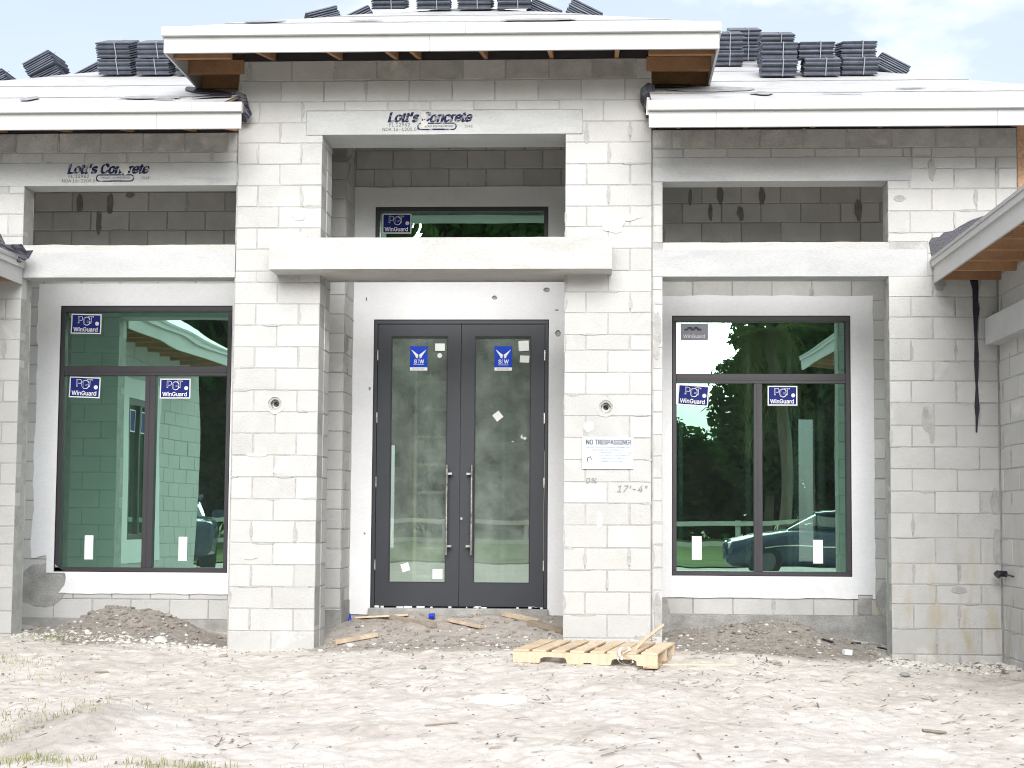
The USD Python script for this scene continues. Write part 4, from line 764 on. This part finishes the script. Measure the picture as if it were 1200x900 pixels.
for m_, lb in BUNDLES:
    if proto is None: proto = build_bundle(m_, label=lb, cat='roof tiles', group=GB)
    else: copy_of(proto, m_, label=lb, cat='roof tiles', group=GB)
# ------------------------------------------------------------------ pallet and what lies on it
def gz(x, y): return float(height(np.array([x]), np.array([y]))[0])
pa = math.radians(-13)
pal = group_('pallet', mtx=mtx((2.72, -.97, -.045), (math.cos(pa), math.sin(pa), .008), (-math.sin(pa), math.cos(pa), 0), (-.008, 0, 1)), label='weathered wooden pallet lying flat before the right pier', cat='pallet')
def stringer(y):
    prof = Polygon([(0, .022), (.08, .022), (.22, .022), (.225, .022), (.235, .060), (.265, .072), (.435, .072), (.455, .060), (.465, .022), (.60, .022), (.605, .034), (.67, .034), (.675, .022), (.83, .022), (.84, .060), (.86, .072), (1.02, .072), (1.045, .060), (1.05, .022), (1.22, .022), (1.22, .112), (0, .112)])
    return Fr((0, y, 0), (1, 0, 0), (0, -1, 0)).ext(prof, -.036, 0)
for y in (0, .42, .82): obj('stringer', stringer(y), PALLETW[1], pal)
xk = [.0, .165, .33, .49, .66, .80, .93, 1.085]
for k, x in enumerate(xk): obj('deck_board', cbx(x, x + (.135 if k in (0, 7) else .118), -.004 + .006 * (k % 3), .865 - .008 * (k % 2), .112, .130, .003), PALLETW[k % 2], pal)
for x in (0, .52, 1.10): obj('bottom_board', cbx(x, x + .12, .0, .86, .003, .022, .002), PALLETW[0], pal)
st = obj('wood_stick', cat([tube([(3.72, -1.02, .085), (3.83, -.75, .16), (3.995, -.42, .245)], [.016, .018, .016], 5)]), PALLETW[1], label='thin pale stick leaning across the pallet corner', cat='stick')
pts = [np.array([3.62 + .03 * math.sin(k * 1.3), -1.16 + .012 * k * math.cos(k * .9), .015 + .09 * abs(math.sin(k * .55))]) for k in range(16)]
def ribbon(pts, w):
    pts = np.asarray(pts, float); t = np.gradient(pts, axis=0); s = np.cross(t, [0.2, .3, 1.0]); s /= np.linalg.norm(s, axis=1, keepdims=True) + 1e-9
    V = np.vstack([pts - s * w / 2, pts + s * w / 2]); n = len(pts); F = []
    for i in range(n - 1): F += [(i, i + 1, n + i), (i + 1, n + i + 1, n + i)]
    return trimesh.Trimesh(V, np.array(F), process=False)
def spline(P, n=40):
    from scipy.interpolate import CubicSpline
    P = np.asarray(P, float); return CubicSpline(np.arange(len(P)), P)(np.linspace(0, len(P) - 1, n))
rb = cat([ribbon(spline([(3.63, -1.10, .125), (3.60, -1.20, .09), (3.62, -1.24, .03), (3.68, -1.25, -.01), (3.78, -1.24, -.02), (3.90, -1.20, -.01), (3.96, -1.16, -.005)]), .02),
          ribbon(spline([(3.66, -1.08, .13), (3.66, -1.20, .10), (3.59, -1.23, .05), (3.64, -1.23, .0), (3.71, -1.22, .02), (3.66, -1.21, .07), (3.62, -1.19, .03)]), .022), ribbon(spline([(3.55, -.85, .126), (3.70, -.72, .135), (3.85, -.62, .13), (3.92, -.70, .15), (3.80, -.66, .17), (3.78, -.52, .14)]), .018)])
obj('packing_strap', rb, PLASTW, label='loose white plastic packing strap tangled on the pallet front', cat='packing strap')
# ------------------------------------------------------------------ notice on the right pier
sg = group_('notice_sign', label='white no trespassing notice screwed to the right pier', cat='sign')
obj('board', FP.ext(box(3.272, 1.632, 3.745, 1.928), .004, .012), flat('sign_panel', (.54, .59, .66), .5), sg)
def line(s, u, z, h, w, m, bold=False):
    t = text(s, h, .0006, bold); t.vertices[:, 0] *= w / np.ptp(t.vertices[:, 0]); t.apply_translation((u, z, .012)); q = t.copy(); q.apply_translation((.0020, .0, .0005)); obj('lettering', FP.tr(cat([t, q])), m, sg)
INKS = flat('ink_sign', (0.06, 0.06, 0.07), .8); INKL = flat('ink_pale', (0.25, 0.27, 0.30), .8)
line('NO TRESPASSING!', 3.305, 1.858, .044, .41, INKS, True)
for s, u, z, w in (('CONSTRUCTION SITE AUTHORIZED PERSONNEL ONLY', 3.30, 1.826, .42), ('TRESPASSERS WILL BE PROSECUTED', 3.36, 1.800, .30), ('PURSUANT TO STATE LAW', 3.43, 1.774, .29), ('THIS AREA IS A DESIGNATED', 3.43, 1.750, .28), ('CONSTRUCTION SITE', 3.43, 1.724, .26), ('COMMITS A FELONY', 3.43, 1.698, .22)): line(s, u, z, .014, w, INKL)
obj('emblem', FP.ext(LineString([(3.32, 1.70), (3.325, 1.735), (3.35, 1.745), (3.36, 1.72)]).buffer(.004), .012, .0126), INKS, sg)
# ------------------------------------------------------------------ scraps in the porch and on the sand
def plank(name, a, b, w, t, m, label, cat_, z0=None, z1=None, roll=0):
    a, b = np.array(a, float), np.array(b, float); za = gz(*a) if z0 is None else z0; zb = gz(*b) if z1 is None else z1
    A, B = np.array([*a, za]), np.array([*b, zb]); L = np.linalg.norm(B - A); ex = (B - A) / L; ey = np.cross([0, 0, 1.0], ex); ey /= np.linalg.norm(ey); ez = np.cross(ex, ey)
    x = cbx(0, L, -w / 2, w / 2, 0, t, .003); x.vertices[:, 1] += .004 * np.sin(x.vertices[:, 0] * 9)
    x.vertices = A + x.vertices[:, :1] * ex + x.vertices[:, 1:2] * ey + (x.vertices[:, 2:3] + .004) * ez
    return obj(name, x, m, label=label, cat=cat_)
plank('wood_scrap', (.93, 1.22), (1.47, 1.30), .07, .016, PALLETW[1], 'thin pale lath on the dirt left of the door threshold', 'wood scrap')
plank('wood_scrap', (1.30, 1.24), (1.82, .80), .05, .045, GREYW, 'grey weathered batten pointing at the blue cap', 'wood scrap')
plank('wood_scrap', (.93, .30), (1.28, .56), .09, .035, SCRAPW, 'yellowish board end beside the left pier foot', 'wood scrap')
plank('wood_scrap', (1.92, 1.06), (2.28, .80), .055, .03, SCRAPW, 'brown stake half buried below the middle of the door', 'wood scrap')
plank('wood_scrap', (2.45, 1.26), (2.84, 1.02), .06, .045, SCRAPW, 'knotty brown batten under the right door leaf', 'wood scrap')
plank('wood_scrap', (2.74, 1.0), (3.10, .62), .07, .05, GREYW, 'short thick offcut against the inside of the right pier', 'wood scrap')
plank('wood_stick', (3.96, -1.07), (4.55, -.94), .022, .015, PALLETW[1], 'straight pale lath on the sand right of the pallet', 'stick')
plank('wood_scrap', (5.40, -3.57), (5.55, -3.55), .03, .012, GREYW, 'small dark wood splinter in the right foreground sand', 'wood scrap')
plank('wood_stick', (2.46, -4.21), (2.63, -4.05), .012, .008, GREYW, 'curved dark twig in the centre foreground sand', 'stick')
plank('wood_scrap', (-.36, -2.05), (-.27, -2.00), .035, .01, GREYW, 'dark flat chip lying on the sand before the left window', 'wood scrap')
plank('brick_bit', (5.65, -.02), (5.72, .0), .06, .05, PAPER, 'small white block bit on the right soil heap', 'white block bit')
for k, (a, b, lb) in enumerate((((5.55, .52), (5.66, .50), 'left one of three black tar paper scraps on the right heap'), ((5.86, .66), (5.95, .64), 'middle one of three black tar paper scraps on the right heap'), ((6.08, .50), (6.20, .56), 'right one of three black tar paper scraps near the streaked corner'))):
    plank('tar_paper_scrap', a, b, .06, .012, TAR, lb, 'tar paper scrap')
c = trimesh.creation.cylinder(.028, .055, sections=20); c.apply_transform(trimesh.transformations.rotation_matrix(math.pi / 2 - .1, (0.15, 1, 0))); c.apply_translation((1.733, 1.16, gz(1.733, 1.16) + .04))
obj('bottle_cap', c, PLASTB, label='bright blue plastic cap on the porch dirt', cat='cap', smooth=30)
c = trimesh.creation.cone(.022, .085, sections=16); c.apply_translation((.885, 1.20, gz(.885, 1.2) - .005)); obj('plastic_tip', c, PLASTB, label='small pointed blue plastic tip in the porch corner', cat='plastic tip', smooth=30)
d = trimesh.creation.extrude_polygon(blob(0, 0, .20, .165, 3, 48, .16), .022, engine='earcut').subdivide(); d.vertices[:, 2] += (meshkit.fbm(d.vertices * 9 + 3, 3, 2) - .5) * .02; d.apply_translation((2.77, -3.06, gz(2.77, -3.06) + .006))
obj('flat_stone', d, mat('pale_stone', (.66, .635, .59), .9, .06, 8, 60, .1, .4, .004, 0), label='flat pale oval slab lying alone on the sand', cat='stone')
def rock(r, seed):
    m = trimesh.creation.icosphere(1); v = m.vertices; v *= (1 + (meshkit.fbm(v * 1.4 + seed * 3.7, 2, seed) - .5) * .9)[:, None]; v[:, 2] *= .62; m.vertices = v * r; return m
for x, y, r, m, lb in ((.197, -.716, .035, GREYW, 'dark lump on the sand before the left pier'), (2.03, -1.45, .035, CEMENT, 'dark grey chip on the sand before the door'), (5.97, -.914, .04, CEMENT, 'grey stone on the sand before the right corner'), (.25, .22, .05, PAT, 'white stone at the foot of the left pier'), (-.62, -.05, .07, PAT, 'large white stone among the gravel by the left heap'), (1.14, .05, .04, PAT, 'white stone in the porch mouth by the left pier')):
    q = rock(r, int(r * 1000) + int(x * 10)); q.apply_translation((x, y, gz(x, y) + r * .25)); obj('stone', q, m, label=lb, cat='stone')
# gravel, crumbs and litter that nobody could count
def scatter(n, fn, rmin, rmax, seed, base, flatten=.7):
    R = np.random.default_rng(seed); xy = fn(R, n); z = height(xy[:, 0], xy[:, 1]); r = rmin * (rmax / rmin) ** (R.random(n) ** 2.2)
    B = base.vertices; nb = len(B); V = np.empty((n, nb, 3)); a = R.random(n) * 6.283; ca, sa = np.cos(a), np.sin(a); sx = R.uniform(.7, 1.4, n); sy = R.uniform(.6, 1.1, n); sz = R.uniform(.4, flatten, n)
    J = R.uniform(.75, 1.25, (n, nb)); X = B[:, 0] * J * (sx * r)[:, None]; Y = B[:, 1] * J * (sy * r)[:, None]; Zq = B[:, 2] * J * (sz * r)[:, None]
    V[:, :, 0] = X * ca[:, None] - Y * sa[:, None] + xy[:, :1]; V[:, :, 1] = X * sa[:, None] + Y * ca[:, None] + xy[:, 1:2]; V[:, :, 2] = Zq + (z + r * .15)[:, None]
    F = (base.faces[None] + (np.arange(n) * nb)[:, None, None]).reshape(-1, 3); return trimesh.Trimesh(V.reshape(-1, 3), F, process=False)
ico = trimesh.creation.icosphere(0)
def f_left(R, n): return np.stack([R.uniform(-2.0, .1, n), -.02 + R.normal(0, .12, n)], -1)
def f_right(R, n): return np.stack([R.uniform(5.9, 7.05, n), -.30 + R.normal(0, .16, n)], -1)
def f_mid(R, n): return np.stack([R.uniform(-2.2, 6.6, n), R.normal(.25, .35, n)], -1)
def f_all(R, n): return np.stack([R.uniform(-2.5, 7.2, n), -5.6 + 5.9 * R.random(n) ** .8], -1)
GRAV = mat('gravel_white', (.56, .54, .50), .9, .2, 30, 60, .1, .4, .004, 0)
def f_ml(R, n): return np.stack([-1.2 + R.normal(0, .48, n), .75 + R.normal(0, .34, n)], -1)
def f_mr(R, n): return np.stack([5.05 + R.normal(0, .58, n), .60 + R.normal(0, .42, n)], -1)
def f_mp(R, n): return np.stack([R.uniform(.9, 3.0, n), R.uniform(-.1, 1.5, n)], -1)
CLOD = mat('soil_clod', (.265, .235, .21), .95, .25, 18, 70, .15, .6, .006, 0)
obj('soil_clods', cat([scatter(550, f_ml, .006, .036, 31, trimesh.creation.icosphere(1)), scatter(650, f_mr, .006, .036, 32, trimesh.creation.icosphere(1)), scatter(550, f_mp, .005, .03, 33, trimesh.creation.icosphere(1))]), CLOD, label='loose brown soil clods on the heaps under the windows and in the porch', cat='soil clods', kind='stuff')
GRAVD = mat('gravel_dark', (.20, .175, .15), .95, .4, 25, 60, .1, .4, .004, 0)
obj('gravel', cat([scatter(480, f_left, .006, .036, 1, ico), scatter(700, f_right, .008, .05, 2, ico), scatter(900, f_mid, .005, .028, 3, ico), scatter(800, f_all, .004, .018, 4, ico)]), GRAV, label='white stones and mortar crumbs strewn on the sand', cat='gravel', kind='stuff')
obj('soil_crumbs', cat([scatter(500, f_right, .006, .03, 12, ico), scatter(900, f_mid, .005, .022, 13, ico), scatter(1700, f_all, .003, .014, 14, ico, .5)]), GRAVD, label='dark soil crumbs strewn on the sand', cat='soil crumbs', kind='stuff')
def litter(n, seed):
    R = np.random.default_rng(seed); xy = f_all(R, n); clump = R.random(n) < .6; cc = f_all(R, 70); k = R.integers(0, 70, n); xy[clump] = (cc[k] + R.normal(0, .14, (n, 2)))[clump]
    xy = xy[(xy[:, 1] < .35)]; n = len(xy); z = height(xy[:, 0], xy[:, 1]); L = .014 * (9.0 ** R.random(n)); w = R.uniform(.002, .006, n); a = R.normal(0, .9, n); dz = R.uniform(.0, .25, n) * L
    d = np.stack([np.cos(a) * L, np.sin(a) * L], -1); p = np.stack([-np.sin(a) * w, np.cos(a) * w], -1); V = np.empty((n, 6, 3))
    for q, (s, t, h) in enumerate(((-.5, -1, 0), (-.5, 1, 0), (0, -1, .6), (0, 1, .6), (.5, -1, 1), (.5, 1, 1))):
        V[:, q, :2] = xy + d * s + p * t; V[:, q, 2] = z + .004 + dz * h
    F = np.array([(0, 2, 1), (1, 2, 3), (2, 4, 3), (3, 4, 5)]); return trimesh.Trimesh(V.reshape(-1, 3), (F[None] + (np.arange(n) * 6)[:, None, None]).reshape(-1, 3), process=False)
TWIG = mat('twig', (.20, .165, .135), .95, .35, 9, 50, .1, .1, .002, 0)
obj('twig_litter', litter(1700, 21), TWIG, label='dark twigs and dead grass bits littering the sand', cat='litter', kind='stuff')
def tufts(spots, seed):
    R = np.random.default_rng(seed); C_, W = [], []
    for x, y, r, n in spots:
        xy = np.stack([x + R.normal(0, r, n), y + R.normal(0, r * .6, n)], -1); C_.append(xy)
    xy = np.vstack(C_); n = len(xy); z = height(xy[:, 0], xy[:, 1]); L = R.uniform(.015, .055, n); a = R.random(n) * 6.283; lean = R.uniform(.2, 1.3, n); w = .0022
    d = np.stack([np.cos(a), np.sin(a)], -1); p = np.stack([-np.sin(a), np.cos(a)], -1) * w; V = np.empty((n, 5, 3)); base = np.column_stack([xy, z])
    V[:, 0, :2] = xy - p; V[:, 1, :2] = xy + p; V[:, 0, 2] = V[:, 1, 2] = z - .003
    V[:, 2, :2] = xy + d * (L * lean * .35)[:, None] - p * .8; V[:, 3, :2] = xy + d * (L * lean * .35)[:, None] + p * .8; V[:, 2, 2] = V[:, 3, 2] = z + L * .6; V[:, 4, :2] = xy + d * (L * lean * .9)[:, None]; V[:, 4, 2] = z + L * .85
    F = np.array([(0, 1, 3), (0, 3, 2), (2, 3, 4)]); return trimesh.Trimesh(V.reshape(-1, 3), (F[None] + (np.arange(n) * 5)[:, None, None]).reshape(-1, 3), process=False)
GRASS = mat('grass_blade', (.27, .285, .13), .8, .3, 3.0, 30, .2, .1, .002, 0)
obj('grass', tufts([(-1.25, -1.75, .22, 130), (-1.5, -.15, .18, 160), (-.6, -2.3, .25, 60), (.22, -4.75, .12, 110), (.62, -5.2, .10, 170), (.85, -5.2, .08, 60), (1.32, -5.3, .10, 120), (1.55, -5.25, .07, 60), (.45, -4.3, .25, 90), (.1, -4.2, .2, 80), (2.1, -5.3, .12, 30), (-.2, -3.6, .3, 50), (.9, -3.4, .3, 20)], 4), GRASS, label='thin dry green grass tufts in the left foreground sand', cat='grass', kind='stuff')

# ------------------------------------------------------------------ across the road: trees, palm, fence, cars (mirrored in the glass)
BARK = mat('bark', (.13, .10, .075), .95, .3, 6, 40, .2, .8, .02, .1, stretch=(1, 1, .2))
def leafmat(name, col):
    return usdkit.material(stage, '/World/Looks/' + name, {'g': ('geometry', {}), 'hv': ('hsv', {'color': col}), 'mr': ('map_range', {'to_min': .4, 'to_max': 2.1}), 'd': ('diffuse_bsdf', {}), 't': ('translucent_bsdf', {}), 'm': ('mix_closure', {'fac': .45})},
        [('g.random_per_island', 'mr.value'), ('mr.result', 'hv.value'), ('hv.color', 'd.color'), ('hv.color', 't.color'), ('d.BSDF', 'm.closure1'), ('t.BSDF', 'm.closure2')], surface='m.closure')
LEAF = leafmat('leaf', (.115, .225, .065)); LEAF2 = leafmat('leaf_b', (.14, .23, .07)); LEAF3 = leafmat('leaf_russet', (.36, .17, .11)); PALML = leafmat('palm_leaf', (.20, .22, .09))
def crown(n, lobes, size, seed):
    R = np.random.default_rng(seed); P = []
    for (cx, cy, cz, rx, ry, rz, share) in lobes:
        k = int(n * share); d = R.normal(0, 1, (k, 3)); d /= np.linalg.norm(d, axis=1, keepdims=True); r = R.random(k) ** .45
        r *= .72 + .5 * meshkit.fbm(d * 2.6 + seed + cx, 3, seed); P.append(np.array([cx, cy, cz]) + d * r[:, None] * [rx, ry, rz])
    P = np.vstack(P); n = len(P); t1 = R.normal(0, 1, (n, 3)); t1 /= np.linalg.norm(t1, axis=1, keepdims=True); t2 = np.cross(t1, R.normal(0, 1, (n, 3))); t2 /= np.linalg.norm(t2, axis=1, keepdims=True) + 1e-9
    s = size * R.uniform(.6, 1.3, (n, 1)); V = np.stack([P - t1 * s, P + t2 * s * .5, P + t1 * s, P - t2 * s * .5], 1).reshape(-1, 3); i = np.arange(n)[:, None] * 4
    return (V, np.hstack([i, i + 1, i + 2, i + 3]))
def tree(o, deg, s, h, lobes, n, size, seed, leaf, label, **kw):
    t = group_('tree', mtx=rotz((*o, 0), deg, s), label=label, cat='tree', **kw)
    R = random.Random(seed); br = [tube(spline([(0, 0, -.2), (.1, .05, h * .25), (-.05, .1, h * .5), (.1, 0, h * .72)], 10), np.linspace(.32, .12, 10), 9)]
    for (cx, cy, cz, rx, ry, rz, _) in lobes: br.append(tube(spline([(0, .05, h * R.uniform(.25, .45)), (cx * .45, cy * .45, cz * .75), (cx, cy, cz + rz * .3)], 8), np.linspace(.15, .03, 8), 6))
    obj('trunk', cat(br), BARK, t); obj('crown', crown(n, lobes, size, seed), leaf, t); return t
LO1 = [(0, 0, 6.5, 3.6, 3.4, 2.6, .3), (-2.4, .6, 5.2, 2.4, 2.4, 2.0, .2), (2.3, -.5, 5.6, 2.6, 2.4, 2.1, .2), (.4, 1.5, 8.2, 2.2, 2.2, 1.8, .15), (.3, -1.9, 4.2, 2.6, 2.0, 1.9, .15)]
LO2 = [(0, 0, 7.5, 2.8, 2.8, 3.0, .35), (-1.6, .8, 5.0, 2.2, 2.0, 2.4, .25), (1.7, -.6, 5.2, 2.2, 2.2, 2.2, .2), (.2, .4, 9.8, 1.7, 1.7, 1.7, .2)]
GT = 'trees across the lawn, mirrored in the windows'
LT = 'dark green broad tree across the lawn, only seen mirrored in the glass'
ta = tree((17.5, -52), 20, 1.35, 9, LO1, 13000, .24, 3, LEAF, LT, group=GT)
tb = tree((15, -40), 0, 1.25, 10, LO2, 11000, .24, 5, LEAF2, 'paler upright tree beside the palm in the right window reflection')
for k, (x, y, d, s, p_) in enumerate([(14.4, -47, 90, 1.3, ta), (19.5, -46, 200, 1.4, ta), (2.0, -56, 140, .62, ta), (-4, -56, 40, .75, tb), (7.6, -54, 40, .74, ta), (-10, -44, 80, 1.25, ta), (-15, -38, 150, 1.25, tb), (-20, -44, 10, 1.4, ta), (-9.5, -30, 220, 1.05, tb), (-13.5, -28, 300, 1.15, ta), (-25, -36, 60, 1.4, tb), (23, -38, 30, 1.3, tb), (27, -45, 250, 1.4, ta), (10.2, -38, 310, .8, tb), (-6.5, -36, 120, .9, ta), (-31, -40, 170, 1.4, ta), (5.5, -56, 270, .55, ta), (-13, -62, 30, 2.2, tb), (-.8, -66, 200, 2.0, tb), (-6.6, -69, 260, 2.15, tb), (-22, -60, 100, 2.0, tb)]):
    copy_of(p_, rotz((x, y, 0), d, s), label=(LT if k > 2 else ['tall tree filling the middle of the right window reflection', 'tall tree at the right side of the right window reflection', 'low round tree mirrored in the right door leaf'][k]), cat='tree', group=GT if k > 2 else None)
def hedge(seed): return crown(12000, [(x, .6 * math.sin(x * 2.1 + seed), 2.2 + .5 * math.sin(x * 1.3 + seed), 1.9, 1.2, 2.6, .0833) for x in np.linspace(-12, 12, 12)], .34, seed)
for k, (o_, d_, lb) in enumerate((((13, -54, 0), 0, 'dark shrub row under the trees mirrored in the right window'), ((-11, -54, 0), 0, 'dark shrub row under the trees mirrored in the door'), ((-30, -46, 0), 30, 'dark shrub row under the trees mirrored in the left window'))):
    hd = obj('hedge', hedge(8 + k), LEAF, label=lb, cat='hedge', kind='stuff'); UsdGeom.Xformable(hd).AddTransformOp().Set(rotz(o_, d_, 1.25))
# palm with a skirt of hanging fronds
pm = group_('palm_tree', loc=(8.6, -22, 0), label='palm with hanging fronds, mirrored in the right window', cat='palm')
obj('trunk', tube(spline([(0, 0, -.2), (.25, 0, 2.2), (.1, 0, 4.6), (-.1, 0, 7.0)], 14), np.linspace(.26, .17, 14), 10), BARK, pm)
fr_ = []; R = np.random.default_rng(5)
for k in range(54):
    a = R.random() * 6.283; droop = R.uniform(.1, 1.0); L = R.uniform(1.7, 2.3); n = 9; tq = np.linspace(0, 1, n)
    r_ = L * (tq * (1 - .55 * droop * tq)); z_ = 7.0 + L * (.55 * (1 - droop) * tq - (.25 + 1.25 * droop) * tq ** 2)
    C_ = np.stack([np.cos(a) * r_ - .1, np.sin(a) * r_, z_], -1)
    for i in range(1, n):
        for sg_ in (-1, 1):
            for q in range(2):
                b = C_[i] + (C_[i] - C_[i - 1]) * q * .5; sd = np.array([-np.sin(a), np.cos(a), 0]) * sg_; tip = b + sd * .34 * (1.15 - .6 * tq[i]) + (C_[i] - C_[i - 1]) * .9 + np.array([0, 0, -.16]); w_ = (C_[i] - C_[i - 1]) * .12
                fr_.append([b - w_, b + w_, tip])
fr_ = np.array(fr_); obj('fronds', (fr_.reshape(-1, 3), np.arange(len(fr_) * 3).reshape(-1, 3)), PALML, pm)
# rail fence
fe = group_('rail_fence', label='pale wooden rail fence on the lawn, mirrored in the glass', cat='fence')
FW = mat('fence_wood', (.44, .42, .36), .8, .1, 4, 40, .1, .2, .003, .05)
for k in range(18): obj('post', cbx(-14 + 1.9 * k, -13.9 + 1.9 * k, -18.1, -18.0, -.1, 1.12, .006), FW, fe)
for z in (.45, .98): obj('rail', cbx(-14, 18.4, -18.0, -17.96, z, z + .12, .004), FW, fe)
# cars
CARP = flat('car_paint', (.012, .022, .045), .18, .0, .8); CHROME = flat('chrome', (.7, .7, .7), .12, 1.0); TYRE = flat('tyre', (.02, .02, .02), .8); RIMM = flat('rim_grey', (.12, .12, .13), .35, .8); LAMP = flat('lamp_glass', (.55, .60, .58), .1, .0, .9)
def loft(st, nseg=20):
    """st: (x, halfwidth, zlow, zhigh, roundness)"""
    V, F = [], []
    for x, hw, zl, zh, p in st:
        for k in range(nseg):
            a = 2 * math.pi * k / nseg; c, s = math.cos(a), math.sin(a); V.append((x, hw * math.copysign(abs(c) ** p, c), (zl + zh) / 2 + (zh - zl) / 2 * math.copysign(abs(s) ** p, s)))
    for i in range(len(st) - 1):
        for k in range(nseg): q = (k + 1) % nseg; F += [(i * nseg + k, i * nseg + q, (i + 1) * nseg + q), (i * nseg + k, (i + 1) * nseg + q, (i + 1) * nseg + k)]
    for base, rev in ((0, 1), ((len(st) - 1) * nseg, 0)):
        for k in range(1, nseg - 1): F.append((base, base + k + 1, base + k) if rev else (base, base + k, base + k + 1))
    m = trimesh.Trimesh(np.array(V), np.array(F), process=False); m.fix_normals(); return m
def car(mt, label):
    c = group_('parked_car', mtx=mt, label=label, cat='car', group='cars parked on the lawn edge')
    obj('body', loft([(-2.2, .70, .32, .66, .35), (-2.1, .82, .24, .80, .35), (-1.6, .90, .20, .92, .35), (-.9, .92, .19, .97, .35), (.8, .92, .19, 1.0, .35), (1.9, .90, .22, 1.0, .35), (2.25, .84, .30, .92, .35), (2.32, .74, .40, .80, .35)]), CARP, c, smooth=40)
    obj('roof', loft([(-.30, .60, 1.26, 1.33, .5), (.1, .66, 1.30, 1.40, .5), (1.0, .66, 1.30, 1.40, .5), (1.5, .60, 1.24, 1.33, .5)]), CARP, c, smooth=40)
    obj('windscreen', loft([(-.98, .76, .93, .97, .4), (-.26, .62, 1.0, 1.32, .4)]), CARGLASS, c, smooth=40)
    obj('side_windows', loft([(-.28, .66, .97, 1.32, .45), (1.45, .64, .97, 1.30, .45)]), CARGLASS, c, smooth=40)
    obj('rear_window', loft([(1.44, .62, .97, 1.30, .4), (1.95, .70, .95, 1.0, .4)]), CARGLASS, c, smooth=40)
    for y in (-.60, .60): obj('headlight', loft([(-2.16, .16, .60, .74, .6), (-1.98, .20, .58, .78, .6)]).apply_translation((0, y, 0)), LAMP, c, smooth=40)
    obj('grille', bx(-2.205, -2.14, -.42, .42, .40, .56), TYRE, c)
    for y in (-.95, .95): obj('mirror', loft([(-.62, .06, .96, 1.06, .7), (-.48, .10, .94, 1.10, .7)]).apply_translation((0, y, 0)), CARP, c, smooth=40)
    for y in (-.925, .925): obj('side_trim', bx(-1.5, 1.7, y - .008, y + .008, .62, .645), CHROME, c)
    for x in (-1.42, 1.38):
        for y in (-.80, .80):
            w = trimesh.creation.cylinder(.33, .22, sections=24); w.apply_transform(trimesh.transformations.rotation_matrix(math.pi / 2, (1, 0, 0))); w.apply_translation((x, y, .33)); wh = obj('wheel', w, TYRE, c, smooth=30)
            r_ = trimesh.creation.cylinder(.20, .235, sections=20); r_.apply_transform(trimesh.transformations.rotation_matrix(math.pi / 2, (1, 0, 0))); r_.apply_translation((x, y, .33)); obj('rim', r_, RIMM, c, smooth=30)
    return c
c1 = car(rotz((8.2, -11.2, -.03), 4, 1.0), 'dark blue parked car mirrored in the right window')
copy_of(c1, rotz((-5.9, -11.5, .05), 70, 1.12), label='dark blue parked car mirrored at the right edge of the left window', cat='car', group='cars parked on the lawn edge')
# russet tree behind the house at the far left
tree((-11.5, 17), 0, 1.0, 8, [(0, 0, 7.0, 2.3, 2.0, 2.2, .5), (1.6, .3, 8.6, 1.2, 1.2, 1.3, .15), (-1.5, 0, 8.0, 1.8, 1.5, 1.6, .35)], 2600, .09, 12, LEAF3, 'russet leaved tree showing behind the left roof edge')
